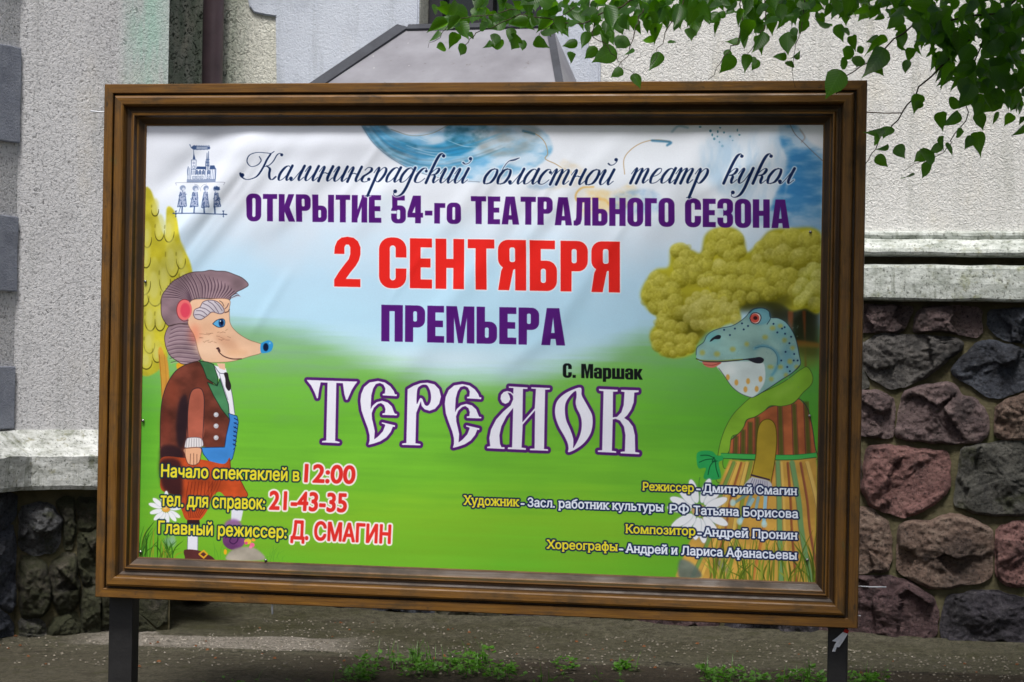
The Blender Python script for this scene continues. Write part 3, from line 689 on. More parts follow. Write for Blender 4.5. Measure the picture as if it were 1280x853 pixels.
t2 = e_shape(0, 0)
t3 = [([(756, 156), (800, 130), (850, 112), (900, 108), (950, 120), (985, 156), (998, 210), (985, 262), (955, 298), (915, 312), (880, 302), (858, 278), (852, 244), (818, 328), (812, 548), (848, 554), (848, 564), (714, 560), (716, 550), (746, 546), (756, 156)], False)]
t3h = [[(826, 160), (850, 130), (876, 122), (900, 130), (920, 170), (926, 220), (918, 256), (900, 276), (882, 270), (872, 250), (862, 226), (845, 222), (822, 262)]]
t4 = e_shape(614, 22)
M1, b1 = title(t1 + t2 + t3 + t4, (380, 460), 5.818, t3h)
u1 = [([(258, 240), (388, 248), (388, 258), (356, 258), (352, 490), (438, 392), (446, 258), (414, 256), (414, 246), (544, 252), (542, 262), (510, 264), (502, 676), (530, 678), (530, 688), (404, 684), (404, 674), (436, 672), (440, 408), (354, 506), (346, 666), (376, 670), (376, 682), (250, 676), (252, 664), (280, 664), (288, 390), (240, 450), (205, 520), (192, 580), (196, 640), (206, 662), (228, 664), (228, 676), (106, 670), (108, 660), (128, 656), (122, 600), (134, 540), (170, 470), (220, 415), (270, 372), (288, 330), (286, 306), (270, 288), (250, 284), (262, 306), (268, 330), (256, 352), (234, 362), (212, 352), (200, 328), (204, 300), (222, 280), (246, 272), (270, 278), (288, 292), (290, 252), (258, 250)], False)]
u2 = [([(758, 250), (764, 300), (784, 340), (812, 390), (836, 440), (840, 500), (828, 560), (800, 610), (762, 650), (710, 684), (670, 698), (672, 670), (664, 630), (640, 580), (606, 520), (582, 450), (580, 390), (596, 340), (640, 296), (700, 264)], True)]
u2h = [[(722, 272), (728, 310), (722, 350), (730, 390), (754, 440), (764, 490), (760, 550), (740, 610), (706, 668), (706, 640), (704, 600), (684, 540), (658, 480), (648, 420), (652, 360), (680, 310)]]
u3 = [([(884, 258), (1014, 264), (1014, 276), (982, 278), (980, 456), (1010, 452), (1040, 420), (1056, 370), (1062, 280), (1038, 276), (1038, 264), (1160, 268), (1160, 280), (1130, 284), (1126, 350), (1108, 400), (1082, 440), (1060, 460), (1090, 480), (1120, 520), (1134, 580), (1136, 696), (1166, 702), (1164, 712), (1034, 706), (1034, 696), (1064, 692), (1068, 580), (1058, 520), (1030, 478), (1000, 466), (980, 470), (974, 688), (1004, 692), (1004, 702), (876, 696), (876, 686), (906, 684), (916, 274), (886, 270)], False)]
M2, b2 = title(u1 + u2 + u3, (590, 440), 5.565, u2h)
x0, y0, x1, y1 = min(b1[0], b2[0]), min(b1[1], b2[1]), max(b1[2], b2[2]), max(b1[3], b2[3])
MM = np.zeros((y1 - y0, x1 - x0), np.float32)
for M, b in ((M1, b1), (M2, b2)):
    merge(MM, x0, y0, M, b)
comp(dilate(MM, 9.2), (x0, y0, x1, y1), (84, 30, 112))
comp(MM, (x0, y0, x1, y1), (240, 240, 252))

# text set in the built-in face, read from its curves
def font_contours(s):
    c = bpy.data.curves.new('text', 'FONT'); c.body = s; c.size = 1.0; c.resolution_u = 5; c.fill_mode = 'NONE'
    o = bpy.data.objects.new('text', c); COL.objects.link(o)
    dg = bpy.context.evaluated_depsgraph_get()
    me = bpy.data.meshes.new_from_object(o.evaluated_get(dg))
    nv = len(me.vertices); co = np.zeros(nv * 3); me.vertices.foreach_get('co', co); co = co.reshape(-1, 3)[:, :2]
    nxt = {}
    for e in me.edges:
        a, b = e.vertices; nxt.setdefault(a, []).append(b); nxt.setdefault(b, []).append(a)
    seen = set(); out = []
    for i in range(nv):
        if i in seen or i not in nxt: continue
        loop = [i]; seen.add(i); prev = None; cur = i
        # walk so that the loop keeps its direction (first neighbour with the next index)
        while True:
            cand = [n for n in nxt[cur] if n not in seen]
            if not cand: break
            n = min(cand, key=lambda q: (q != cur + 1, q)); seen.add(n); loop.append(n); cur = n
        if len(loop) > 2: out.append(co[loop])
    bpy.data.objects.remove(o); bpy.data.curves.remove(c); bpy.data.meshes.remove(me)
    return out
def add_serifs(cs):
    """small bracket serifs at the ends of upright stems"""
    extra = []
    for p in cs:
        n = len(p)
        for i in range(n):
            a, b = p[i], p[(i + 1) % n]
            L = abs(a[0] - b[0])
            if abs(a[1] - b[1]) < 1e-3 and 0.045 < L < 0.13:
                y = a[1]; x0, x1 = min(a[0], b[0]), max(a[0], b[0])
                # is the body above or below this edge?
                prv = p[i - 1][1]; up = prv > y
                if y < 0.02 or (not up and y > 0.45) or y > 0.6 or y < -0.1:
                    h = 0.05 if up else -0.05
                    extra.append(np.array([(x0 - .05, y), (x1 + .05, y), (x1 + .05, y + h * .7), (x1, y + h * 1.6), (x0, y + h * 1.6), (x0 - .05, y + h * .7)]))
    return extra
def face_text(s, A, B, cap_top, fill, cap=0.727, serif=False, slant=0.0, **kw):
    cs = font_contours(s)
    allp = np.concatenate(cs); xmin, xmax = allp[:, 0].min(), allp[:, 0].max()
    O, ex, ey = frame_map(A, B, cap_top)
    W = xmax - xmin
    tr = lambda p: O + np.outer((p[:, 0] - xmin + slant * p[:, 1]) / W, ex) + np.outer(p[:, 1] / cap, ey)
    pad = 22
    q = np.concatenate([tr(p) for p in cs])
    x0 = max(int(q[:, 0].min()) - pad, 0); x1 = min(int(q[:, 0].max()) + pad, TW)
    y0 = max(int(q[:, 1].min()) - pad, 0); y1 = min(int(q[:, 1].max()) + pad, TH)
    M = np.zeros((y1 - y0, x1 - x0), np.float32)
    m, b = fill_mask([tr(p) for p in cs])
    merge(M, x0, y0, m, b)
    if serif:
        for p in add_serifs(cs):
            m, b = fill_mask([tr(p)]); merge(M, x0, y0, m, b)
    put(M, (x0, y0, x1, y1), fill, **kw)
YEL, NAVY, WHT, RED = (238, 222, 50), (22, 44, 88), (238, 244, 255), (226, 50, 44)
for s, A, B, tp in (('Начало спектаклей в', (202, 596), (374, 601.5), (202, 580.5)), ('тел. для справок:', (201.5, 632.3), (331, 637), (201.5, 615.5)), ('Главный режиссер:', (198.5, 666.8), (358, 672.8), (198.5, 651.0))):
    face_text(s, A, B, tp, YEL, outline=(16, 44, 64), ow=4.8, bold=1.9, slant=0.03)
for s, A, B, tp in (('12:00', (381, 602.3), (443, 604.5), (381, 579.5)), ('21-43-35', (337, 636.5), (432.5, 640), (337, 613)), ('Д. СМАГИН', (364, 673.5), (487.5, 679.5), (364, 651))):
    face_text(s, A, B, tp, RED, outline=(250, 240, 240), ow=5.6, bold=2.9, slant=0.06)
for s, A, B, tp, c in (('Режиссер', (804, 613), (867, 615), (804, 602.8), YEL), ('-', (870.5, 615), (875.5, 615.2), (870.5, 604.5), WHT), ('Дмитрий Смагин', (879.3, 615.6), (995.5, 619), (879.3, 605.2), WHT),
                       ('Художник', (580.3, 631), (648.3, 633.3), (580.3, 619.4), YEL), ('-', (651, 633.3), (655.5, 633.5), (651, 622.8), WHT), ('Засл. работник культуры', (659.7, 633.4), (828.6, 639.6), (659.7, 622.3), WHT), ('РФ', (837.5, 641.4), (861, 642.2), (837.5, 630.6), WHT), ('Татьяна Борисова', (867, 643.2), (997, 647.8), (867, 632.4), WHT),
                       ('Композитор', (782.8, 666.4), (869, 669.4), (782.8, 655.6), YEL), ('-', (872, 670.4), (877, 670.6), (872, 659.6), WHT), ('Андрей Пронин', (879.9, 670.4), (996, 674.6), (879.9, 659.6), WHT),
                       ('Хореографы', (684.2, 685.8), (771.3, 689), (684.2, 675), YEL), ('-', (774, 690.2), (779, 690.4), (774, 679.2), WHT), ('Андрей и Лариса Афанасьевы', (782.6, 690.6), (995.5, 699.6), (782.6, 679.8), WHT)):
    face_text(s, A, B, tp, c, serif=(s != '-'), outline=(14, 30, 76), ow=4.6, bold=1.5)

# round-hand line, drawn with a pointed pen
CUR = {
 'а': (88, [[(64, 80), (46, 98), (24, 86), (9, 45), (14, 8), (30, 2), (50, 24), (66, 80)], [(68, 99), (64, 60), (62, 20), (72, 1), (92, 24)]], []),
 'и': (90, [[(-4, 62), (8, 96), (18, 92), (15, 60), (14, 22), (26, 1), (46, 20), (64, 80)], [(68, 99), (64, 60), (62, 20), (72, 1), (92, 24)]], []),
 'н': (90, [[(-4, 62), (8, 96), (18, 90), (16, 50), (14, 0)], [(15, 45), (34, 56), (52, 52), (66, 70)], [(68, 99), (64, 60), (62, 20), (72, 1), (92, 24)]], []),
 'л': (80, [[(2, 14), (8, 2), (20, 4), (40, 50), (56, 98)], [(58, 99), (54, 60), (52, 20), (62, 1), (82, 24)]], [(3, 14, 9)]),
 'г': (72, [[(6, 78), (20, 96), (42, 92), (46, 74), (30, 54), (12, 36), (10, 12), (26, 0), (46, 4), (58, 20)]], [(52, 18, 8)]),
 'р': (84, [[(-4, 62), (8, 96), (18, 90), (18, 40), (18, -92)], [(2, -94), (34, -92)], [(19, 45), (34, 84), (50, 98), (66, 84), (68, 50), (54, 10), (38, 2), (20, 22)]], []),
 'д': (90, [[(64, 80), (46, 98), (24, 86), (9, 45), (14, 8), (30, 2), (50, 24), (66, 80)], [(70, 99), (68, 40), (66, -30), (56, -74), (32, -92), (8, -84), (2, -62)]], [(7, -60, 9)]),
 'с': (72, [[(58, 78), (50, 97), (30, 92), (12, 55), (12, 14), (28, 1), (48, 6), (68, 30)]], [(57, 78, 7)]),
 'к': (84, [[(52, 182), (42, 196), (26, 180), (18, 120), (14, 0)], [(14, 40), (30, 80), (50, 98), (62, 88), (54, 62), (30, 52)], [(34, 54), (52, 46), (54, 16), (64, 1), (84, 24)]], [(54, 180, 8)]),
 'й': (92, [[(-4, 62), (8, 96), (18, 92), (15, 60), (14, 22), (26, 1), (46, 20), (64, 80)], [(68, 99), (64, 60), (62, 20), (72, 1), (92, 24)], [(18, 138), (36, 128), (54, 134), (64, 156), (56, 168)]], [(54, 164, 8)]),
 'о': (82, [[(44, 99), (24, 86), (9, 45), (16, 6), (34, 0)], [(44, 99), (64, 90), (68, 50), (56, 12), (34, 0)]], []),
 'б': (84, [[(40, 99), (22, 86), (9, 45), (16, 6), (34, 0)], [(40, 99), (62, 90), (68, 50), (56, 12), (34, 0)], [(12, 60), (14, 110), (28, 148), (56, 162), (84, 172)], [(36, 152), (60, 156), (84, 172)]], []),
 'т': (122, [[(-4, 62), (8, 96), (18, 90), (14, 0)], [(15, 40), (32, 84), (46, 98), (54, 84), (50, 0)], [(51, 40), (68, 84), (82, 98), (92, 84), (88, 20), (98, 1), (118, 24)]], []),
 'е': (72, [[(12, 42), (40, 54), (56, 76), (48, 98), (26, 90), (10, 45), (16, 8), (32, 0), (54, 8), (70, 30)]], []),
 'у': (90, [[(-4, 62), (8, 96), (18, 92), (15, 60), (14, 22), (26, 1), (46, 20), (64, 80)], [(70, 99), (68, 40), (66, -30), (56, -74), (32, -92), (8, -84), (2, -62)]], [(7, -60, 9)]),
}
def cursive(word, A, B, top, ink=(24, 52, 96), slant=0.42, thick=4.1, hair=0.95):
    O, ex, ey = frame_map(A, B, top)
    tot = sum(CUR[c][0] for c in word)
    L = math.hypot(*ex); sx = ex / tot; sy = ey / 100.0
    tr = lambda p: O + np.outer(p[:, 0] , sx) + np.outer(p[:, 1], sy)
    x = 0; P_s = []
    for c in word:
        w, sts, dots = CUR[c]
        for st in sts:
            p = smooth_open(st, 7).copy(); p[:, 0] += x
            sh = p.copy(); k = slant * math.hypot(*sy) / math.hypot(*sx)
            sh[:, 0] += sh[:, 1] * k
            d = np.gradient(p, axis=0); ln = np.hypot(d[:, 0], d[:, 1]) + 1e-6
            down = np.clip(-d[:, 1] / ln, 0, 1)
            W = hair + (thick - hair) * down ** 1.6
            W = np.convolve(np.pad(W, 2, 'edge'), np.ones(5) / 5, 'valid')
            if c in 'об' and st is sts[1]: pass
            P_s.append((tr(sh), W))
        for (dx, dy, r) in dots:
            a = slant * math.hypot(*sy) / math.hypot(*sx)
            q = tr(np.array([[dx + x + dy * a, dy], [dx + x + dy * a + 1, dy]]))
            P_s.append((q, np.array([1.0, 1.0]) * r * math.hypot(*sy) * 1.35))
        x += w
    return P_s
strokes = []
strokes += cursive('алининградский', (345.5, 225.8), (583, 229.6), (345.5, 207.2))
strokes += cursive('областной', (602, 230.2), (765, 231.5), (602, 211.2))
strokes += cursive('театр', (785.5, 229.3), (882, 229.8), (785.5, 210.5))
strokes += cursive('кукол', (902, 229.8), (990, 229.8), (902, 211))
TR[:] = [290, 170, 6.737]
for st, th in (([(240, 178), (252, 212), (220, 250), (168, 260), (140, 220), (160, 168), (220, 144), (290, 146), (335, 150), (362, 134)], 1.6), ([(332, 156), (300, 205), (268, 270), (225, 335), (180, 362), (130, 370), (92, 348), (84, 322)], 3.4), ([(426, 160), (408, 150), (384, 166), (352, 218), (314, 252), (268, 264)], 1.8), ([(300, 256), (324, 280), (318, 320), (320, 356), (340, 370), (372, 345)], 3.6)):
    p = smooth_open(T(st), 8); d = np.gradient(p, axis=0); ln = np.hypot(d[:, 0], d[:, 1]) + 1e-6
    down = np.abs(d[:, 1] / ln) if th > 3 else np.abs(d[:, 1] / ln) * .9
    strokes.append((p, 0.8 + (th - .8) * down ** 1.5))
for (x, y, r) in ((98, 334, 16), (424, 162, 12)):
    q = T([(x, y), (x + .5, y)]); strokes.append((q, np.array([r, r]) / 6.737 * 2.42))
TR[:] = [0, 0, 1.0]
bx = (max(int(P(295, 200)[0]), 0), int(P(600, 168)[1]), int(P(1012, 200)[0]), int(P(600, 262)[1]))
M = np.zeros((bx[3] - bx[1], bx[2] - bx[0]), np.float32)
for p, W in strokes:
    m, b = stroke_mask(p, W); merge(M, bx[0], bx[1], m, b)
comp(np.clip(blur(dilate(M, 3.5), 1.0), 0, 1) * .8, bx, (240, 244, 252))
comp(M, bx, (14, 38, 84))

# emblem: church, weather vane and four rod puppets in blue ink
TR[:] = [205, 170, 7.756]
INK = (30, 58, 110)
def L_(pts, w=.6, a=.9, sm=False): line(pts, INK, w, a, smooth=sm)
poly([(250, 92), (262, 118), (285, 136), (310, 132), (312, 96), (290, 90), (262, 110), (256, 84), (244, 84)], INK, False, .8, .6)
for k in range(12): L_([(316 + k * 11, 92 + (k % 2) * 4), (316 + k * 11, 134 - (k % 3) * 3)], .8, .7)
L_([(310, 98), (420, 106)]); L_([(310, 132), (420, 128)]); poly([(420, 104), (444, 108), (444, 128), (420, 126)], INK, False, .8)
L_([(284, 140), (284, 172)], .6)
poly([(284, 160), (298, 226), (272, 226)], INK, False, .9)
L_([(262, 232), (306, 232), (306, 370), (258, 370), (260, 232)]); ell(283, 262, 13, 15, (120, 130, 170), .5); L_([(275, 290), (292, 290), (292, 318), (275, 318), (275, 290)]); L_([(262, 328), (306, 328)]); L_([(268, 340), (268, 360)]); L_([(282, 340), (282, 360)]); L_([(296, 340), (296, 360)])
poly([(318, 296), (410, 300), (412, 326), (308, 322)], INK, False, .9, .5)
poly([(450, 288), (494, 288), (512, 326), (446, 326)], INK, False, .85, .5)
for (x, y0) in ((415, 165), (430, 150)): L_([(x - 8, 330), (x, y0), (x + 8, 330)], .6)
for y in (230, 260, 290): L_([(406, y), (440, y)], .6)
poly([(400, 240), (412, 240), (410, 300), (400, 300)], INK, False, .5); poly([(432, 236), (438, 236), (444, 300), (430, 300)], INK, False, .5)
for x in (318, 350, 384, 440):
    L_([(x - 10, 376), (x - 10, 346), (x, 332), (x + 10, 346), (x + 10, 376)], .9)
    poly([(x - 6, 374), (x - 6, 350), (x, 340), (x + 6, 350), (x + 6, 374)], INK, False, .6)
for x in (292, 330, 370, 440): L_([(x - 14, 392), (x + 14, 392), (x + 14, 418), (x - 14, 418), (x - 14, 392)], .5); ell(x, 406, 5, 5, INK, .6)
for x in (228, 242, 258, 404, 424, 460, 478, 496, 512): L_([(x, 318 if x > 300 else 310), (x, 425)], .6, .8)
L_([(228, 300), (222, 340), (228, 380)], 1.4, .5, True); L_([(512, 330), (516, 420)], 1.6, .6)
L_([(222, 428), (520, 428)], .7); L_([(222, 440), (520, 440)], .7); L_([(222, 450), (520, 450)], .5)
for k in range(26): L_([(226 + k * 11.5, 430), (226 + k * 11.5, 449)], .35, .6)
for q in (((116, 478), (112, 462), (126, 454), (350, 454), (590, 456), (608, 466), (600, 482)), ((300, 470), (330, 480), (350, 506), (340, 530)), ((370, 540), (365, 510), (390, 480), (430, 470))):
    line(q, (150, 154, 170), .7, .8)
L_([(92, 752), (350, 756), (620, 764)], 1.1); 
for x in (122, 586): L_([(x - 8, 730), (x, 740), (x + 6, 728)], .8); L_([(x, 730), (x, 790)], .8); ell(x, 760, 12, 8, INK, .5); ell(x, 784, 8, 5, INK, .5)
poly([(100, 744), (86, 752), (100, 760)], INK, False); poly([(606, 756), (622, 764), (606, 772)], INK, False)
# puppets
def sketch(cx, y0, y1, w, seed, dark):
    rr = np.random.default_rng(seed)
    ell(cx, y0 + 32, 28, 30, (150, 160, 190), .35); ell(cx, y0 + 26, 30, 26, INK, dark)
    ell(cx + 8, y0 + 40, 14, 16, (220, 226, 240), .85)
    poly([(cx - w * .5, y0 + 66), (cx + w * .5, y0 + 66), (cx + w, y1 - 10), (cx - w, y1)], (110, 122, 165), False, .35 + dark * .4, 1)
    for k in range(34):
        y = rr.uniform(y0 + 60, y1 - 6); f = .55 + .45 * (y - y0) / (y1 - y0)
        x = cx + rr.uniform(-w, w) * f
        L_([(x, y), (x + rr.uniform(-12, 12), y + rr.uniform(-14, 20))], rr.uniform(.4, 1.1), rr.uniform(.4, .9))
    L_([(cx - w * .5, y0 + 66), (cx - w, y1)], .7); L_([(cx + w * .5, y0 + 66), (cx + w, y1 - 8)], .7); L_([(cx - w, y1), (cx + w, y1 - 6)], .7)
sketch(182, 478, 690, 46, 1, .35); sketch(310, 482, 694, 44, 2, .35); sketch(424, 484, 700, 36, 3, .4); sketch(530, 492, 694, 30, 4, .4)
poly([(508, 524), (512, 496), (526, 508), (536, 490), (548, 506), (562, 498), (566, 530), (540, 536)], INK, False, .8)
for x in (184, 314, 412, 506): L_([(x, 690), (x, 752)], 1.8, .8)
L_([(166, 690), (152, 745)], .7)
TR[:] = [0, 0, 1.0]

# faint weave and colour mottling of the vinyl
IMG *= (1 + (np.random.default_rng(1).random((TH, TW, 1), np.float32) - .5) * 0.035)
IMG *= 0.96 + 0.06 * NB[..., None]
np.clip(IMG, 0, 1, out=IMG)
poster_img = bpy.data.images.new('poster_print', TW, TH)
_px = np.ones((TH, TW, 4), np.float32)
_px[..., :3] = IMG[::-1] * 0.97
poster_img.pixels.foreach_set(_px.ravel())
poster_img.update()
poster_img.pack()
del _px
# ------------------------------------------------------------------ materials
class NB_:
    def __init__(s, name, rough=0.85, spec=0.35):
        s.m = bpy.data.materials.new(name); s.m.use_nodes = True
        s.t = s.m.node_tree; s.n = s.t.nodes; s.l = s.t.links
        s.b = s.n['Principled BSDF']; s.b.inputs['Roughness'].default_value = rough
        s.b.inputs['Specular IOR Level'].default_value = spec
        s.co = s.n.new('ShaderNodeTexCoord'); s.last_h = None
    def map(s, scale=(1, 1, 1), src='Object', rot=(0, 0, 0), loc=(0, 0, 0)):
        mp = s.n.new('ShaderNodeMapping'); mp.inputs['Scale'].default_value = scale
        mp.inputs['Rotation'].default_value = rot; mp.inputs['Location'].default_value = loc
        s.l.new(s.co.outputs[src], mp.inputs['Vector']); return mp.outputs[0]
    def noise(s, vec, scale, detail=4, rough=0.55, dist=0.0, typ='FBM'):
        n = s.n.new('ShaderNodeTexNoise'); n.inputs['Scale'].default_value = scale; n.inputs['Detail'].default_value = detail
        n.inputs['Roughness'].default_value = rough; n.inputs['Distortion'].default_value = dist
        if typ != 'FBM': n.noise_type = typ
        s.l.new(vec, n.inputs['Vector']); return n.outputs['Fac']
    def voro(s, vec, scale, feature='F1', out='Distance', rnd=1.0):
        n = s.n.new('ShaderNodeTexVoronoi'); n.feature = feature; n.inputs['Scale'].default_value = scale
        n.inputs['Randomness'].default_value = rnd
        s.l.new(vec, n.inputs['Vector']); return n.outputs[out]
    def ramp(s, fac, stops, interp='LINEAR'):
        r = s.n.new('ShaderNodeValToRGB'); r.color_ramp.interpolation = interp
        el = r.color_ramp.elements
        while len(el) < len(stops): el.new(0.5)
        for e, (p, c) in zip(el, stops):
            e.position = p; e.color = c if len(c) == 4 else (*c, 1)
        s.l.new(fac, r.inputs['Fac']); return r.outputs['Color']
    def mix(s, fac, a, b, mode='MIX'):
        n = s.n.new('ShaderNodeMix'); n.data_type = 'RGBA'; n.blend_type = mode
        for sock, v in ((n.inputs[0], fac), (n.inputs[6], a), (n.inputs[7], b)):
            if isinstance(v, (int, float)): sock.default_value = v
            elif isinstance(v, tuple): sock.default_value = v if len(v) == 4 else (*v, 1)
            else: s.l.new(v, sock)
        return n.outputs[2]
    def math(s, op, a, b=0.0, clamp=False):
        n = s.n.new('ShaderNodeMath'); n.operation = op; n.use_clamp = clamp
        for k, v in enumerate((a, b)):
            if isinstance(v, (int, float)): n.inputs[k].default_value = v
            else: s.l.new(v, n.inputs[k])
        return n.outputs[0]
    def rng(s, v, a, b, c=0.0, d=1.0, smooth=True):
        n = s.n.new('ShaderNodeMapRange'); n.interpolation_type = 'SMOOTHSTEP' if smooth else 'LINEAR'
        for k, x in zip((1, 2, 3, 4), (a, b, c, d)): n.inputs[k].default_value = x
        s.l.new(v, n.inputs[0]); return n.outputs[0]
    def xyz(s, vec):
        n = s.n.new('ShaderNodeSeparateXYZ'); s.l.new(vec, n.inputs[0]); return n.outputs
    def bump(s, h, strength, dist):
        n = s.n.new('ShaderNodeBump'); n.inputs['Strength'].default_value = strength; n.inputs['Distance'].default_value = dist
        s.l.new(h, n.inputs['Height'])
        if s.last_h is not None: s.l.new(s.last_h, n.inputs['Normal'])
        s.last_h = n.outputs[0]; s.l.new(s.last_h, s.b.inputs['Normal'])
    def color(s, c):
        if isinstance(c, tuple): s.b.inputs['Base Color'].default_value = c if len(c) == 4 else (*c, 1)
        else: s.l.new(c, s.b.inputs['Base Color'])
    def rough(s, r): s.l.new(r, s.b.inputs['Roughness'])

def S(r, g, b): return srgb(r, g, b)
def stucco(name, lo, hi, algae=None, coarse=1.0, pits=0.5, rel=0.012):
    k = NB_(name, 0.92, 0.2); v = k.map()
    worm = k.noise(v, 42 * coarse, 5, 0.6, 1.4)
    fine = k.noise(v, 150 * coarse, 3, 0.6)
    big = k.noise(v, 1.3, 5, 0.6); mid = k.noise(v, 6, 5, 0.6)
    c = k.ramp(big, [(0.3, lo), (0.7, hi)])
    c = k.mix(k.rng(mid, 0.55, 0.75, 0, 0.35), c, tuple(x * 0.7 for x in lo[:3]))
    pit = k.rng(worm, 0.30, 0.42, 1, 0)
    c = k.mix(k.math('MULTIPLY', pit, pits), c, tuple(x * 0.22 for x in lo[:3]))
    speck = k.noise(v, 75 * coarse, 4, 0.75); c = k.mix(k.math('MULTIPLY', k.rng(speck, 0.40, 0.46, 1, 0), pits), c, tuple(x * 0.4 for x in lo[:3]))
    c = k.mix(k.rng(fine, 0.58, 0.75, 0, 0.25), c, tuple(min(x * 1.15, .85) for x in hi[:3]))
    st = k.noise(k.map((3.2, 3.2, .28)), 2.4, 6, 0.65)
    c = k.mix(k.rng(st, 0.50, 0.68, 0, 0.42), c, tuple(x * y for x, y in zip(lo[:3], (.52, .54, .50))))
    c = k.mix(k.rng(k.noise(k.map((1, 1, .5)), 1.9, 5, .6), .55, .72, 0, .4), c, tuple(x * y for x, y in zip(hi[:3], (.92, .84, .68))))
    if algae: c = algae(k, v, c, mid, worm)
    k.color(c)
    k.bump(worm, 0.9, rel); k.bump(fine, 0.5, rel * 0.35)
    return k.m
def algae_drain(k, v, c, mid, worm):
    # green and black growth beside the drainpipe (local x runs along the wall)
    o = k.xyz(k.map()); n = k.noise(k.map((6, 1, 1.2)), 3, 5, 0.65)
    d = k.rng(k.math('ABSOLUTE', k.math('ADD', o[0], 1.88)), 0.10, 0.42, 1, 0)
    f = k.math('MULTIPLY', d, k.rng(n, 0.32, 0.62, 0.1, 1), True)
    c = k.mix(k.math('MULTIPLY', f, 0.75), c, S(122, 140, 118))
    g = k.math('MULTIPLY', d, k.rng(worm, 0.38, 0.5, 0.9, 0)); 
    return k.mix(g, c, S(44, 52, 42))
def algae_corner(k, v, c, mid, worm):
    o = k.xyz(k.map()); n = k.noise(k.map((5, 1, 0.8)), 2.2, 5, 0.6)
    d = k.rng(k.math('ABSOLUTE', k.math('SUBTRACT', o[0], 0.64)), 0.02, 0.17, 1, 0)
    z = k.rng(o[2], 1.9, 2.6)
    f = k.math('MULTIPLY', k.math('MULTIPLY', d, z), k.rng(n, 0.36, 0.6, 0.25, 1), True)
    return k.mix(k.math('MULTIPLY', f, 0.7), c, S(150, 190, 172))
M = {}
M['stucco_main'] = stucco('rough_white_stucco', S(222, 220, 215), S(238, 237, 233), None, 1.25, 0.3, 0.016)
M['stucco_drain'] = stucco('algae_stained_stucco', S(208, 208, 194), S(226, 224, 212), algae_drain, 0.9, 0.55, 0.016)
M['stucco_buttress'] = stucco('grey_weathered_stucco', S(182, 181, 182), S(206, 205, 205), algae_corner, 1.0, 0.85, 0.009)
M['quoin_smooth'] = stucco('smooth_blue_grey_render', S(186, 192, 204), S(206, 212, 222), None, 1.3, 0.12, 0.006)
M['quoin_white'] = M['quoin_smooth']
def quoin_dark():
    k = NB_('grey_painted_quoin', 0.9, 0.2); v = k.map()
    k.color(k.ramp(k.noise(v, 14, 6, 0.7), [(0.3, S(120, 124, 136)), (0.7, S(146, 150, 160))]))
    k.bump(k.noise(v, 90, 4, 0.7), 0.8, 0.008); return k.m
M['quoin_dark'] = quoin_dark()
def ledge_mat(name, base, hi, moss, amount):
    k = NB_(name, 0.85, 0.3); v = k.map()
    n = k.noise(v, 5, 6, 0.65); n2 = k.noise(k.map((1, 1, 3)), 9, 6, 0.7); f = k.noise(v, 60, 5, 0.7)
    c = k.ramp(n2, [(0.3, base), (0.6, hi)])
    c = k.mix(k.rng(n, 0.60 - amount, 0.78 - amount, 0, 0.8), c, moss)
    c = k.mix(k.rng(k.noise(v, 22, 6, 0.7), 0.56, 0.7, 0, 0.7), c, S(120, 116, 78))
    c = k.mix(k.rng(f, 0.36, 0.46, 0.7, 0), c, S(54, 58, 48))
    dr = k.noise(k.map((9, 9, .8)), 3, 6, .7); c = k.mix(k.rng(dr, .5, .68, 0, .55), c, S(84, 90, 66))
    k.color(c); k.bump(k.noise(v, 25, 6, 0.7), 0.5, 0.012); k.bump(f, 0.5, 0.004); return k.m
M['cornice'] = ledge_mat('weathered_painted_cornice', S(136, 142, 132), S(206, 210, 204), S(122, 126, 76), 0.04)
M['ledge'] = ledge_mat('mossy_stone_ledge', S(140, 142, 134), S(204, 206, 202), S(70, 80, 32), 0.08)
def mortar():
    k = NB_('old_mortar', 0.95, 0.2); v = k.map()
    c = k.ramp(k.noise(v, 9, 6, 0.6), [(0.3, S(66, 62, 44)), (0.7, S(104, 98, 74))])
    c = k.mix(k.rng(k.noise(v, 3, 4, 0.6), 0.5, 0.7, 0, 0.7), c, S(60, 66, 36)); k.color(c)
    k.bump(k.noise(v, 50, 6, 0.7), 0.8, 0.01); return k.m
M['mortar'] = mortar()
def stone_mat(name, a, b, c_, moss=0.0):
    k = NB_(name, 0.8, 0.35); v = k.map()
    n = k.noise(v, 9, 8, 0.7, 0.6); f = k.noise(v, 70, 6, 0.75)
    c = k.ramp(n, [(0.32, a), (0.5, b), (0.68, c_)])
    c = k.mix(k.rng(k.noise(v, 3.5, 5, .6), .5, .66, 0, .55), c, S(44, 42, 44))
    c = k.mix(k.rng(f, 0.38, 0.48, 0.8, 0), c, S(24, 22, 24))
    c = k.mix(k.rng(f, 0.58, 0.7, 0, 0.45), c, S(186, 176, 168))
    if moss: c = k.mix(k.rng(k.noise(v, 5, 5, 0.7), 0.62 - moss * .3, 0.72 - moss * .2, 0, .85), c, S(62, 66, 26))
    hs = k.n.new('ShaderNodeHueSaturation'); hs.inputs['Saturation'].default_value = 0.78; hs.inputs['Value'].default_value = 0.76
    k.l.new(c, hs.inputs['Color']); k.color(hs.outputs[0])
    k.bump(k.noise(k.map((1, 1, 1.5)), 14, 10, 0.72, 0.4), 1.0, 0.05)
    k.bump(k.noise(v, 48, 8, 0.75), 0.9, 0.016)
    return k.m
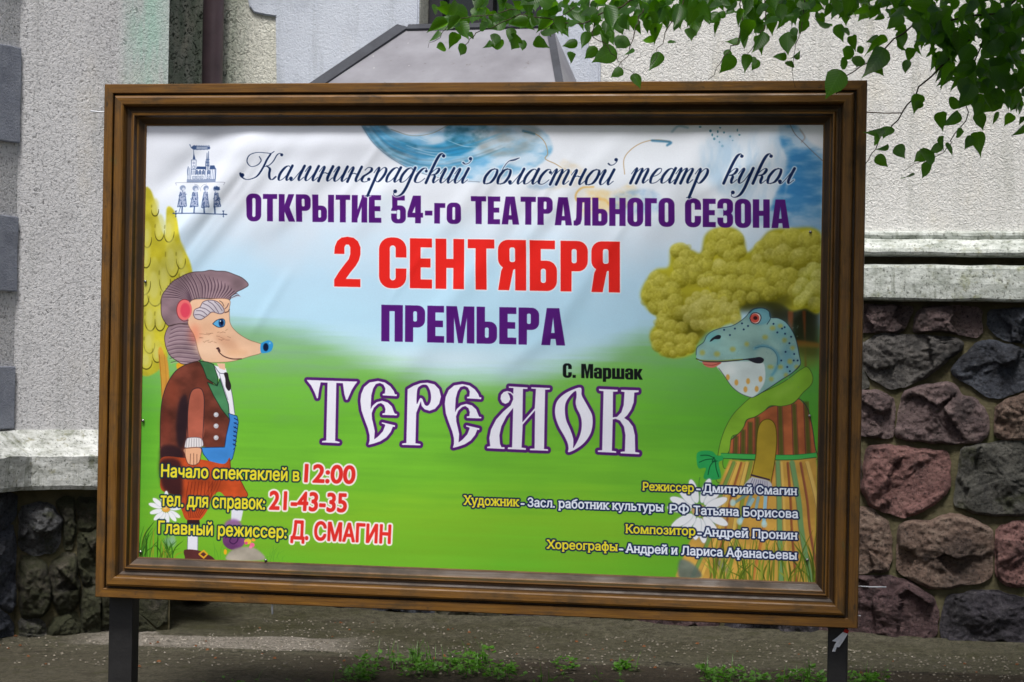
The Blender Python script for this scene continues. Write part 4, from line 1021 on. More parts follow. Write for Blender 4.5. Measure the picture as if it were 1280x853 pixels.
STN = {
 'pink': stone_mat('pink_granite', S(96, 76, 76), S(136, 108, 106), S(160, 132, 126)),
 'grey': stone_mat('grey_granite', S(74, 72, 72), S(118, 112, 106), S(148, 142, 136)),
 'slate': stone_mat('dark_slate_stone', S(52, 56, 68), S(80, 86, 100), S(112, 118, 130)),
 'red': stone_mat('red_granite', S(110, 58, 52), S(164, 104, 94), S(184, 124, 110)),
 'orange': stone_mat('ochre_granite', S(92, 64, 48), S(150, 116, 94), S(176, 146, 122)),
 'green': stone_mat('green_grey_stone', S(64, 64, 56), S(104, 102, 92), S(134, 130, 118), 0.3),
 'wine': stone_mat('dark_red_stone', S(70, 44, 46), S(108, 74, 76), S(140, 104, 102)),
 'purple': stone_mat('dark_purple_stone', S(46, 42, 50), S(76, 70, 80), S(104, 98, 104)),
 'moss': stone_mat('mossy_fieldstone', S(44, 42, 32), S(88, 80, 62), S(130, 120, 100), 0.9),
 'bluegrey': stone_mat('blue_grey_fieldstone', S(62, 64, 66), S(102, 104, 106), S(138, 138, 138), 0.35),
}
def ground_mat():
    k = NB_('worn_asphalt_path', 0.9, 0.3); o = k.xyz(k.map())
    v = k.map(); f = k.noise(v, 90, 6, 0.8); n = k.noise(v, 3.0, 8, 0.65); w = k.noise(k.map((0.6, 1, 1)), 1.6, 5, 0.6, 0.6)
    c = k.ramp(k.noise(v, 22, 8, 0.7), [(0.3, S(74, 72, 56)), (0.7, S(120, 115, 96))])
    c = k.mix(k.rng(f, 0.40, 0.48, 0.7, 0), c, S(34, 30, 22))
    c = k.mix(k.rng(f, 0.56, 0.64, 0, 0.6), c, S(146, 138, 118))
    # distance from the wall foot
    d = k.math('SUBTRACT', k.math('SUBTRACT', 11.27, k.math('MULTIPLY', o[0], 0.25)), o[1])
    d2 = k.math('ADD', d, k.math('MULTIPLY', k.math('SUBTRACT', w, 0.5), 1.1))
    moss = k.math('MULTIPLY', k.rng(d2, 0.05, 0.35, 0.2, 1), k.rng(d2, 0.9, 1.35, 1, 0))
    moss = k.math('MULTIPLY', moss, k.rng(n, 0.36, 0.60, 0.25, 1), True)
    lx = k.rng(o[0], -2.6, 1.2, 1, 0.35)
    c = k.mix(k.math('MULTIPLY', k.math('MULTIPLY', moss, lx), 0.85), c, S(56, 56, 22))
    c = k.mix(k.rng(k.noise(k.map((0.35, 1, 1)), 5.5, 6, 0.65, 0.5), 0.58, 0.70, 0, 0.6), c, S(52, 46, 36))
    # pale grit washed into a tongue
    g = k.math('MULTIPLY', k.rng(k.math('ABSOLUTE', k.math('SUBTRACT', k.math('ADD', o[1], k.math('MULTIPLY', k.math('SUBTRACT', w, 0.5), 0.9)), 10.35)), 0.16, 0.22, 1, 0), k.rng(k.math('ABSOLUTE', k.math('SUBTRACT', o[0], -1.45)), 0.5, 0.8, 1, 0))
    c = k.mix(k.math('MULTIPLY', g, 0.9), c, k.ramp(f, [(0.38, S(112, 104, 92)), (0.6, S(186, 178, 166))]))
    # dark earthy strip in front where the weeds grow
    e = k.rng(k.math('ADD', o[1], k.math('ADD', k.math('MULTIPLY', k.math('SUBTRACT', w, 0.5), 0.5), k.math('MULTIPLY', o[0], 0.06))), 9.86, 9.98, 1, 0)
    c = k.mix(k.math('MULTIPLY', e, k.rng(o[0], -1.2, -0.6, 0.25, 0.9)), c, k.ramp(k.noise(v, 40, 6, 0.7), [(0.35, S(40, 34, 26)), (0.65, S(84, 72, 58))]))
    # crack that wanders along the path
    cr = k.math('ABSOLUTE', k.math('SUBTRACT', k.math('ADD', o[1], k.math('ADD', k.math('MULTIPLY', k.math('SUBTRACT', k.noise(v, 1.8, 7, 0.72), 0.5), 0.75), k.math('MULTIPLY', o[0], 0.10))), 9.98))
    c = k.mix(k.math('MULTIPLY', k.rng(cr, 0.004, 0.02, 0.8, 0), k.rng(k.noise(v, 2.3, 3, .5), .42, .5, 0, 1)), c, S(20, 18, 14))
    big = k.noise(v, 26, 7, 0.8); c = k.mix(k.rng(big, 0.40, 0.5, 0.55, 0), c, S(48, 42, 30))
    c = k.mix(k.rng(k.noise(v, 7, 6, 0.7), 0.54, 0.66, 0, 0.5), c, S(66, 66, 34))
    k.color(c); k.bump(f, 1.0, 0.012); k.bump(big, 0.9, 0.03); k.bump(n, 0.6, 0.05)
    k.rough(k.rng(n, 0.4, 0.7, 0.95, 0.6)); return k.m
M['ground'] = ground_mat()
def wood():
    k = NB_('stained_varnished_wood', 0.42, 0.4)
    uv = k.map((1, 1, 1), 'UV'); g = k.noise(k.map((1.2, 26, 1), 'UV'), 5, 7, 0.6, 0.5)
    st = k.noise(k.map((2.2, 5, 1), 'UV'), 2.2, 6, 0.65); sp = k.noise(k.map((7, 16, 1), 'UV'), 1.6, 4, 0.6)
    c = k.ramp(g, [(0.2, S(72, 46, 12)), (0.5, S(104, 69, 18)), (0.8, S(130, 90, 26))])
    c = k.mix(k.rng(st, 0.48, 0.66, 0, 0.6), c, S(44, 36, 16))
    sm = k.noise(k.map((2.6, .3, 1), 'UV'), 2.0, 5, 0.7); c = k.mix(k.rng(sm, 0.60, 0.74, 0, 0.5), c, S(34, 28, 14))
    hair = k.noise(k.map((.6, 90, 1), 'UV'), 6, 5, 0.7); c = k.mix(k.rng(hair, 0.52, 0.68, 0, 0.32), c, S(44, 30, 12))
    chip = k.noise(k.map((9, 30, 1), 'UV'), 3, 6, 0.75); c = k.mix(k.rng(chip, 0.66, 0.70, 0, 0.5), c, S(166, 140, 100))
    c = k.mix(k.rng(sp, 0.66, 0.74, 0, 0.85), c, S(34, 28, 18))
    c = k.mix(k.rng(k.noise(k.map((1.5, 3, 1), 'UV'), 4, 6, 0.7), 0.6, 0.72, 0, 0.5), c, S(84, 82, 36))
    pv = k.xyz(uv)
    for a, w_ in ((0.041, 0.006), (0.098, 0.014), (0.126, 0.005), (0.145, 0.016)):      # darker bands along the grooves; the inner lip painted dark to dull its highlight
        c = k.mix(k.rng(k.math('ABSOLUTE', k.math('SUBTRACT', pv[1], a)), w_ * .4, w_, 0.8, 0), c, S(30, 20, 12))
    k.color(c); k.bump(g, 0.25, 0.003); k.rough(k.rng(st, 0.3, 0.7, 0.38, 0.65)); return k.m
M['wood'] = wood()
def poster_mat():
    k = NB_('printed_vinyl', 0.32, 0.14)
    t = k.n.new('ShaderNodeTexImage'); t.image = poster_img; t.interpolation = 'Cubic'; t.extension = 'EXTEND'
    k.l.new(k.co.outputs['UV'], t.inputs['Vector'])
    k.color(t.outputs['Color'])
    k.bump(k.noise(k.map((1, 1, 1)), 900, 2, 0.5), 0.1, 0.0004); return k.m
M['poster'] = poster_mat()
def simple(name, c, rough=0.6, spec=0.4, metal=0.0, var=0.15, sc=20, bump=0.3, bd=0.003):
    k = NB_(name, rough, spec); v = k.map()
    k.color(k.ramp(k.noise(v, sc, 6, 0.65), [(0.3, tuple(x * (1 - var) for x in c[:3])), (0.7, tuple(min(1, x * (1 + var)) for x in c[:3]))]))
    k.b.inputs['Metallic'].default_value = metal
    k.bump(k.noise(v, sc * 6, 4, 0.6), bump, bd); return k.m
M['post'] = simple('dark_painted_steel', S(30, 29, 29), 0.5, 0.4, 0, .3, 14)
M['pipe'] = simple('dark_brown_painted_pipe', S(78, 62, 66), 0.4, 0.5, 0, .2, 8, .1)
def roof_m():
    k = NB_('grey_sheet_metal', 0.55, 0.4); v = k.map()
    c = k.ramp(k.noise(v, 2.5, 6, 0.6), [(0.3, S(112, 110, 116)), (0.7, S(148, 148, 154))])
    c = k.mix(k.rng(k.voro(v, 9), 0.05, 0.02, 0, .8), c, S(200, 200, 196)); c = k.mix(k.rng(k.noise(v, 18, 6, .7), .62, .7, 0, .5), c, S(90, 80, 76))
    k.color(c); k.bump(k.noise(v, 3, 3, .5), .3, .02); return k.m
M['roof'] = roof_m()
M['flashing'] = simple('dark_roof_flashing', S(62, 64, 70), 0.6, 0.3, 0, .25, 10)
M['window_frame'] = simple('dark_window_frame', S(40, 40, 44), 0.5)
M['glass'] = simple('dark_window_glass', S(20, 24, 24), 0.08, 0.6, 0, .2, 3, 0.0)
M['plastic'] = simple('white_plastic', S(226, 228, 232), 0.5, 0.4, 0, .03)
M['red'] = simple('red_tape', S(200, 40, 36), 0.5)
M['wire'] = simple('rusty_wire', S(120, 104, 88), 0.5)
M['steel'] = simple('screw_steel', S(150, 150, 150), 0.3, .5, .8)
M['bark'] = simple('linden_bark', S(70, 62, 50), 0.9, .2, 0, .4, 30, 1.0, .01)
M['twig'] = simple('green_brown_twig', S(64, 58, 44), 0.8, .2, 0, .3, 60)
def leaf_m(name, a, b, tr, tc):
    k = NB_(name, 0.42, 0.45)
    oi = k.n.new('ShaderNodeObjectInfo'); r = oi.outputs['Random']
    vn = k.noise(k.map(), 3.0 if name == 'linden_leaf' else 30.0, 3, .6)
    c = k.mix(k.rng(vn, .35, .65, 0, .5), k.ramp(r, [(0.0, a), (0.6, tuple((x + y) / 2 for x, y in zip(a, b))), (1.0, b)]), b)
    v = k.map((1, 1, 1), 'UV'); o = k.xyz(v)
    rib = k.math('ABSOLUTE', o[1])
    c = k.mix(k.rng(rib, 0.0, 0.025, 0.3, 0), c, S(96, 140, 60))
    w = k.n.new('ShaderNodeTexWave'); w.inputs['Scale'].default_value = 3.2; w.inputs['Distortion'].default_value = 0
    w.bands_direction = 'X'
    sh = k.n.new('ShaderNodeCombineXYZ'); k.l.new(k.math('SUBTRACT', o[0], k.math('MULTIPLY', rib, 0.8)), sh.inputs[0]); k.l.new(sh.outputs[0], w.inputs['Vector'])
    c = k.mix(k.rng(w.outputs['Fac'], 0.9, 1.0, 0, .25), c, S(110, 150, 60))
    k.color(c); k.bump(w.outputs['Fac'], 0.25, 0.002)
    tl = k.n.new('ShaderNodeBsdfTranslucent'); tl.inputs['Color'].default_value = tc
    mx = k.n.new('ShaderNodeMixShader'); mx.inputs[0].default_value = tr
    k.l.new(k.b.outputs[0], mx.inputs[1]); k.l.new(tl.outputs[0], mx.inputs[2])
    k.l.new(mx.outputs[0], k.n['Material Output'].inputs['Surface']); return k.m
M['leaf'] = leaf_m('linden_leaf', S(8, 20, 7), S(34, 70, 16), 0.40, S(120, 190, 20))
M['weed'] = leaf_m('weed_leaf', S(48, 88, 24), S(88, 136, 38), 0.3, S(100, 170, 40))
M['crumbs'] = simple('asphalt_crumbs', S(112, 106, 94), .85, .2, 0, .75, 16)
M['litter'] = simple('litter', S(104, 66, 40), .8, .2, 0, .6, 9)
M['chips'] = simple('pale_chips', S(168, 160, 148), .8)
# ------------------------------------------------------------------ ground
def build_ground():
    xs = sorted(set([-60, -30, -15, -8] + list(np.linspace(-4.5, 5.5, 110)) + [8, 15, 30, 60]))
    ys = sorted(set([-60, -30, -10, 0, 4, 7] + list(np.linspace(8.6, 12.6, 70)) + [20, 40, 60]))
    vs = []
    for y in ys:
        for x in xs:
            z = 0.0
            if -4.6 < x < 5.6 and 8.5 < y < 12.7:
                z = 0.018 * noise.noise((x * 1.1, y * 1.6, 0)) + 0.006 * noise.noise((x * 5, y * 6, 3))
                d = 11.27 - .25 * x - y
                z += 0.05 * max(0, 1 - abs(d) / .35)          # dirt banked against the wall foot
                z += 0.05 * math.exp(-((x + 2.0) / .45) ** 2 - ((y - 11.1) / .5) ** 2)
            vs.append((x, y, z))
    n = len(xs)
    fs = [(j * n + i, j * n + i + 1, (j + 1) * n + i + 1, (j + 1) * n + i) for j in range(len(ys) - 1) for i in range(n - 1)]
    o = mesh_obj('path', vs, fs, M['ground'], smooth=True); tag(o, kind='structure')
build_ground()

# ------------------------------------------------------------------ building
bld = empty('theatre_building', W_O, (0, 0, -W_A))
tag(bld, 'pale stuccoed old building with rough fieldstone base and moulded cornice behind the poster board', 'building')
def wl(px, py, off=0.0):
    q = on_plane(px, py, W_O + W_N * off, W_N) - W_O
    return (q.dot(W_E), q.z)
def box_mesh(name, x0, x1, y0, y1, z0, z1, mat, parent, bev=0.0, nx=1, nz=1, jit=0.0, seed=0):
    """axis-aligned block in parent coordinates, optional worn edges"""
    bm = bmesh.new()
    bmesh.ops.create_cube(bm, size=1.0)
    for v in bm.verts:
        v.co = Vector(((x0 + x1) / 2 + v.co.x * (x1 - x0), (y0 + y1) / 2 + v.co.y * (y1 - y0), (z0 + z1) / 2 + v.co.z * (z1 - z0)))
    if bev: bmesh.ops.bevel(bm, geom=list(bm.edges), offset=bev, segments=2, affect='EDGES', profile=0.6)
    if jit:
        bmesh.ops.subdivide_edges(bm, edges=list(bm.edges), cuts=4, use_grid_fill=True)
        for v in bm.verts:
            n = noise.noise_vector((v.co * 9) + Vector((seed, 0, 0)))
            v.co += n * jit
    return bm_obj(name, bm, mat, parent)
def wall_panel(name, s0, s1, z0, z1, mat, parent, y=0.0, thick=0.3):
    return box_mesh(name, s0, s1, y, y + thick, z0, z1, mat, parent)
# key positions read off the wall
sW0, _ = wl(525, 20); sW1, _ = wl(677, 20); _, zSill = wl(600, 38)
Z_TOP = 7.0; Z_BASE = 2.14; S_R = 7.0; S_L = -3.4
s_q = wl(279, 60)[0]
# stucco wall around the window opening
wall_panel('stucco_wall', S_L, wl(312, 60)[0], Z_BASE - .1, Z_TOP, M['stucco_drain'], bld)
wall_panel('stucco_wall', wl(312, 60)[0], sW0, Z_BASE - .1, Z_TOP, M['stucco_drain'], bld)
wall_panel('stucco_wall', sW0, sW1, Z_BASE - .1, zSill - .02, M['stucco_main'], bld)
wall_panel('stucco_wall', sW0, sW1, 5.2, Z_TOP, M['stucco_main'], bld)
wall_panel('stucco_wall', sW1, S_R, Z_BASE - .1, Z_TOP, M['stucco_main'], bld)
# smooth quoined window surrounds, standing 2 cm proud
def plate(name, pts, th, mat, parent, y=0.0):
    n = len(pts)
    vs = [(x, y, z) for x, z in pts] + [(x, y - th, z) for x, z in pts]
    bm = bmesh.new(); bv = [bm.verts.new(v) for v in vs]
    bm.faces.new(bv[n:]); bm.faces.new(bv[:n][::-1])
    for i in range(n): bm.faces.new((bv[i], bv[(i + 1) % n], bv[n + (i + 1) % n], bv[n + i]))
    bmesh.ops.recalc_face_normals(bm, faces=bm.faces)
    ed = [e for e in bm.edges if all(v.co.y < y - th * .5 for v in e.verts)]
    bmesh.ops.bevel(bm, geom=ed, offset=min(.008, th * .4), segments=2, affect='EDGES')
    return bm_obj(name, bm, mat, parent)
ql = [wl(x, y, .02) for x, y in ((345, 107), (345, 60), (344, 21), (330, 19), (317, 16), (311, 8), (309, -2))]
s_edge, s_step = ql[0][0], ql[-1][0]
zstep = ql[2][1]
bl = [(s_edge, 2.2)] + [(s_edge + .003, z) for _, z in ql[:3]][1:] + [q for q in ql[3:]]
bl[0] = (s_edge, 2.2)
bl = [(s_edge, 2.2), (s_edge + .002, 2.9), ql[2], ql[3], ql[4], ql[5], (s_step, ql[6][1]), (s_step + .004, zstep + .42), (s_step + .01, zstep + .46), (s_edge, zstep + .47), (s_edge - .002, zstep + .9), (s_step, zstep + .92), (s_step, zstep + 1.3), (s_edge, zstep + 1.32), (s_edge, 5.6), (sW0 - .002, 5.6), (sW0 - .002, 2.2)]
plate('window_surround', bl, .02, M['quoin_smooth'], bld)
sr0, sr1 = wl(735, 60, .02)[0], wl(750, 92, .02)[0]
zr = wl(742, 75, .02)[1]
br = [(sW1 + .002, 2.2), (sW1 + .002, 5.6), (sr1, 5.6), (sr1, zr + .9), (sr0, zr + .88), (sr0, zr + .03), (sr0 + .01, zr), (sr1, zr - .01), (sr1, zr - .40), (sr0, zr - .42), (sr0, 2.2)]
plate('window_surround', br, .02, M['quoin_white'], bld)
# scored joint in the surround
j0, j1 = wl(390, 20, .021), wl(505, 38, .021)
# window: recessed dark frame, panes, glazing bars
wf = box_mesh('window', sW0 + .01, sW1 - .01, .22, .24, zSill, 5.18, M['glass'], bld)
for (a, b) in ((sW0 + .002, sW0 + .085), (sW1 - .085, sW1 - .002)):
    box_mesh('window_frame', a, b, .15, .22, zSill, 5.19, M['window_frame'], wf, .006)
box_mesh('window_frame', sW0 + .087, sW1 - .087, .15, .219, 5.10, 5.19, M['window_frame'], wf, .006)
box_mesh('window_frame', sW0 + .087, sW1 - .087, .15, .219, zSill, zSill + .10, M['window_frame'], wf, .006)
sm = (sW0 + sW1) / 2
box_mesh('glazing_bar', sm - .025, sm + .025, .17, .218, zSill + .102, 5.098, M['window_frame'], wf, .004)
for z in (zSill + .6, zSill + 1.15):
    box_mesh('glazing_bar', sW0 + .087, sm - .027, .18, .217, z, z + .035, M['window_frame'], wf, .003)
    box_mesh('glazing_bar', sm + .027, sW1 - .087, .18, .217, z, z + .035, M['window_frame'], wf, .003)
box_mesh('window_sill', sW0 - .03, sW1 + .03, -.05, .15, zSill - .05, zSill - .003, M['flashing'], bld, .008)
# hipped metal hood over a shallow bay under the window
a0, a1 = wl(501, 34)[0], wl(690, 44)[0]; zt = wl(520, 34)[1]
drop, outp, spr = .50, .68, .42
top = [Vector((a0, -.012, zt)), Vector((a1, -.012, zt))]
bot = [Vector((a0 - spr, -outp, zt - drop)), Vector((a1 + spr * .55, -outp, zt - drop))]
back = [Vector((a0 - spr, -.012, zt - drop)), Vector((a1 + spr * .55, -.012, zt - drop))]
def slab(name, quad, th, mat, parent):
    n = (quad[1] - quad[0]).cross(quad[2] - quad[0]).normalized()
    vs = [q for q in quad] + [q - n * th for q in quad]; k = len(quad)
    fs = [tuple(range(k)), tuple(range(2 * k - 1, k - 1, -1))] + [(i, k + i, k + (i + 1) % k, (i + 1) % k) for i in range(k)]
    return mesh_obj(name, vs, fs, mat, parent)
hood = slab('hood_roof', [top[0], bot[0], bot[1], top[1]], .02, M['roof'], bld)
slab('hip_slope', [top[0], back[0], bot[0]], .02, M['roof'], hood)
slab('hip_slope', [top[1], bot[1], back[1]], .02, M['roof'], hood)
def bar(name, p, q, w, h, up, mat, parent):
    d = (q - p).normalized(); sd_ = d.cross(up).normalized(); u = sd_.cross(d).normalized()
    vs = []
    for c in (p, q):
        for a, b in ((-1, 0), (1, 0), (1, 1), (-1, 1)): vs.append(c + sd_ * a * w / 2 + u * b * h)
    fs = [(0, 1, 2, 3), (7, 6, 5, 4), (0, 4, 5, 1), (1, 5, 6, 2), (2, 6, 7, 3), (3, 7, 4, 0)]
    return mesh_obj(name, vs, fs, mat, parent)
nr = (bot[0] - top[0]).cross(bot[1] - top[0]).normalized()
if nr.z < 0: nr = -nr
bar('flashing', top[0] + Vector((.02, -.012, -.004)), bot[0] + Vector((.02, 0, -.004)), .08, .012, nr, M['flashing'], hood)
bar('flashing', top[1] + Vector((-.01, -.014, -.004)), bot[1] + Vector((-.01, 0, -.004)), .04, .012, nr, M['flashing'], hood)
bar('flashing', top[0] + Vector((.05, -.022, -.012)), top[1] + Vector((-.035, -.022, -.012)), .05, .012, nr, M['flashing'], hood)
box_mesh('bay_wall', a0 - spr + .12, a1 + spr * .55 - .12, -outp + .12, -.15, 1.75, zt - drop - .015, M['stucco_main'], bld, .01)
box_mesh('bay_sill', a0 - spr + .06, a1 + spr * .55 - .06, -outp + .06, -.14, 1.67, 1.749, M['cornice'], bld, .012)
# rainwater pipe with collars and brackets
def tube(name, pts, r, mat, parent, seg=20, close=True):
    vs = []; fs = []
    for i, p in enumerate(pts):
        d = (pts[min(i + 1, len(pts) - 1)] - pts[max(i - 1, 0)]).normalized()
        a = d.cross(Vector((0, 1, 0)) if abs(d.y) < .9 else Vector((1, 0, 0))).normalized(); b = d.cross(a)
        rr = r[i] if isinstance(r, (list, tuple)) else r
        for k in range(seg):
            t = 2 * math.pi * k / seg; vs.append(p + (a * math.cos(t) + b * math.sin(t)) * rr)
    for i in range(len(pts) - 1):
        for k in range(seg):
            fs.append((i * seg + k, i * seg + (k + 1) % seg, (i + 1) * seg + (k + 1) % seg, (i + 1) * seg + k))
    if close:
        fs.append(tuple(range(seg))[::-1]); fs.append(tuple((len(pts) - 1) * seg + k for k in range(seg)))
    return mesh_obj(name, vs, fs, mat, parent, smooth=True)
sp_ = wl(266, 60, .13)[0]
pipe = tube('drainpipe', [Vector((sp_, -.13, z)) for z in (.25, 2.0, 4.0, 6.8)], .0585, M['pipe'], bld)
for z in (.9, 2.55, 4.3): tube('pipe_collar', [Vector((sp_, -.13, z)), Vector((sp_, -.13, z + .09))], .066, M['pipe'], pipe)
for z in (1.6, 4.2): box_mesh('pipe_bracket', sp_ - .02, sp_ + .02, -.075, .0, z, z + .03, M['pipe'], pipe)
tube('pipe_shoe', [Vector((sp_, -.13, .26)), Vector((sp_, -.15, .18)), Vector((sp_, -.26, .10))], .062, M['pipe'], pipe)

# moulded cornice over the fieldstone base
def extrude_profile(name, prof, path_pts, mat, parent, step=.05, jit=.004, seed=0.0):
    """prof: (out, z); path: local xy points, out = to the right-hand side towards the camera"""
    pts = []
    for i in range(len(path_pts) - 1):
        a, b = Vector(path_pts[i]), Vector(path_pts[i + 1]); L = (b - a).length; n = max(1, int(L / step))
        for k in range(n + (1 if i == len(path_pts) - 2 else 0)): pts.append((a + (b - a) * k / n, i if k else i))
    nodes = []
    segs = [(Vector(path_pts[i + 1]) - Vector(path_pts[i])).normalized() for i in range(len(path_pts) - 1)]
    nrm = [Vector((d.y, -d.x)) for d in segs]
    for j, (p, i) in enumerate(pts):
        corner = i > 0 and (p - Vector(path_pts[i])).length < 1e-6
        if corner:
            m = (nrm[i - 1] + nrm[i]).normalized(); m = m / max(m.dot(nrm[i]), .3)
        else: m = nrm[i]
        nodes.append((p, m))
    m_ = len(prof); vs = []
    for p, m in nodes:
        for o, z in prof:
            q = p + m * o
            v = Vector((q.x, q.y, z)); nn = noise.noise_vector(v * 7 + Vector((seed, 0, 0))) * jit + noise.noise_vector(v * 22) * jit * .5
            if o > .01: v += nn
            vs.append(v)
    fs = [(j * m_ + i, j * m_ + i + 1, (j + 1) * m_ + i + 1, (j + 1) * m_ + i) for j in range(len(nodes) - 1) for i in range(m_ - 1)]
    fs.append(tuple(range(m_))); fs.append(tuple((len(nodes) - 1) * m_ + i for i in range(m_))[::-1])
    return mesh_obj(name, vs, fs, mat, parent, smooth=False)
zc = [wl(1180, y, .1)[1] for y in (288, 297, 320, 333, 376)]
upper = [(-.02, zc[0] + .002), (.028, zc[0]), (.040, zc[0] - .008), (.042, zc[0] - .022), (.036, zc[1] + .002), (.030, zc[1] - .004), (.050, zc[1] - .010), (.078, zc[1] - .024), (.102, zc[1] - .045), (.118, zc[2] + .036), (.124, zc[2] + .018), (.118, zc[2] + .004), (.10, zc[2]), (.03, zc[2] - .003), (-.02, zc[2] - .003)]
lower = [(-.02, zc[3] + .012), (.085, zc[3] + .008), (.112, zc[3] + .002), (.120, zc[3] - .012), (.122, (zc[3] + zc[4]) / 2), (.118, zc[4] + .012), (.110, zc[4]), (.02, zc[4] - .004), (-.02, zc[4] - .004)]
s_c0 = wl(205, 300)[0]
co1 = extrude_profile('cornice_torus', upper, [(s_c0 - .9, 0), (S_R, 0)], M['cornice'], bld, .06, .006)
co2 = extrude_profile('cornice_band', lower, [(s_c0 - .9, 0), (S_R, 0)], M['cornice'], bld, .06, .005, 4)
wall_panel('cornice_bed', S_L, S_R, zc[4] - .05, Z_BASE - .1, M['mortar'], bld, .001, .3)

# ------------------------------------------------------------------ fieldstones
def chaikin(p, n=2, k=.22):
    for _ in range(n):
        q = []
        for i in range(len(p)):
            a, b = p[i], p[(i + 1) % len(p)]
            q += [(a[0] + (b[0] - a[0]) * k, a[1] + (b[1] - a[1]) * k), (a[0] + (b[0] - a[0]) * (1 - k), a[1] + (b[1] - a[1]) * (1 - k))]
        p = q
    return p
def inset_poly(p, d):
    cx = sum(a[0] for a in p) / len(p); cy = sum(a[1] for a in p) / len(p)
    out = []
    for i in range(len(p)):
        a, b, c = p[i - 1], p[i], p[(i + 1) % len(p)]
        e1 = Vector((b[0] - a[0], b[1] - a[1])); e2 = Vector((c[0] - b[0], c[1] - b[1]))
        if e1.length < 1e-6 or e2.length < 1e-6: out.append(b); continue
        n = (Vector((-e1.y, e1.x)).normalized() + Vector((-e2.y, e2.x)).normalized())
        if n.length < .2: out.append(b); continue
        n.normalize()
        if n.dot(Vector((cx - b[0], cy - b[1]))) < 0: n = -n
        out.append((b[0] + n.x * d, b[1] + n.y * d))
    return out
def stone(pts, mat, parent, seed, inset=.006, prot=.05, lod=1, facets=None, y0=0.0):
    rr = random.Random(seed)
    p = inset_poly(pts, inset)
    p = chaikin(p, 1, .16)
    # even resample
    n = 104 if lod else 14
    P2 = [Vector(q) for q in p]; L = [0]
    for i in range(len(P2)): L.append(L[-1] + (P2[(i + 1) % len(P2)] - P2[i]).length)
    ring = []
    for k in range(n):
        t = L[-1] * k / n; i = 0
        while L[i + 1] < t: i += 1
        f = (t - L[i]) / max(L[i + 1] - L[i], 1e-9); q = P2[i].lerp(P2[(i + 1) % len(P2)], f)
        if lod:
            w = noise.noise((q.x * 14, q.y * 14, seed)) * .012 + noise.noise((q.x * 45, q.y * 45, seed)) * .004
            q = q + (q - P2[0].lerp(P2[len(P2) // 2], .5)).normalized() * w
        ring.append(q)
    c = sum(ring, Vector((0, 0))) / n; size = (L[-1] / 4)
    ts = [1.0, .99, .975, .95, .92, .885, .85, .81, .77, .73, .69, .65, .60, .55, .50, .45, .40, .35, .30, .25, .20, .15, .10, .05] if lod else [1.0, .9, .5]
    if facets is None:
        facets = [(rr.uniform(-.45, .45), rr.uniform(-.1, .6), rr.uniform(.004, .03)) for _ in range(4)]
    vs = []
    def h(q, t):
        e = (1 - t) * size
        hh = min(prot, .004 + .95 * e) + .014 * (1 - t) ** .7
        d = q - c
        for (gx, gz, k0) in facets: hh = max(.014, min(hh, prot * .75 + k0 + gx * d.x + gz * d.y))
        if lod:
            s = Vector((q.x, q.y, seed * .37))
            a = min(1, e / .03)
            r1 = abs(noise.noise(s * 9)); r2 = abs(noise.noise(s * 23 + Vector((5, 5, 0)))); r3 = noise.noise(s * 55)
            vd = noise.voronoi(s * 8.5)[0]; vd2 = noise.voronoi(s * 21)[0]
            vk = noise.voronoi(s * 5.5)[1][0]        # tilted broken faces
            tl_ = (s - Vector(vk)).dot(Vector((math.sin(vk.x * 7), math.cos(vk.y * 5), 0)) if True else vk)
            hh += a * ((.5 - r1) * .012 + (.4 - r2) * .012 + r3 * .006 + (.35 - vd[0]) * .020 + (vd2[1] - vd2[0] - .2) * .012 + max(-.02, min(.02, tl_ * .3)))
            hh = max(hh, .012 + .006 * r3)
        return max(hh, -.02) if t < 1 else -.03
    for t in ts:
        for q in ring:
            w = c + (q - c) * t; vs.append((w.x, y0 - h(w, t), w.y))
    vs.append((c.x, y0 - h(c, 0), c.y))
    fs = []
    for j in range(len(ts) - 1):
        for k in range(n):
            fs.append((j * n + k, (j + 1) * n + k, (j + 1) * n + (k + 1) % n, j * n + (k + 1) % n))
    b = (len(ts) - 1) * n
    for k in range(n): fs.append((b + k, len(vs) - 1, b + (k + 1) % n))
    area = sum(pts[i][0] * pts[(i + 1) % len(pts)][1] - pts[(i + 1) % len(pts)][0] * pts[i][1] for i in range(len(pts)))
    if area < 0: fs = [f[::-1] for f in fs]
    fs = [f[::-1] for f in fs]
    return mesh_obj('stone', vs, fs, mat, parent, smooth=bool(lod))
def clip_cell(poly_, a, b):
    """keep the side of the bisector nearer to a"""
    m = ((a[0] + b[0]) / 2, (a[1] + b[1]) / 2); d = (b[0] - a[0], b[1] - a[1]); out = []
    for i in range(len(poly_)):
        p, q = poly_[i], poly_[(i + 1) % len(poly_)]
        fp = (p[0] - m[0]) * d[0] + (p[1] - m[1]) * d[1]; fq = (q[0] - m[0]) * d[0] + (q[1] - m[1]) * d[1]
        if fp <= 0: out.append(p)
        if (fp < 0) != (fq < 0) and fp != fq:
            t = fp / (fp - fq); out.append((p[0] + (q[0] - p[0]) * t, p[1] + (q[1] - p[1]) * t))
    return out
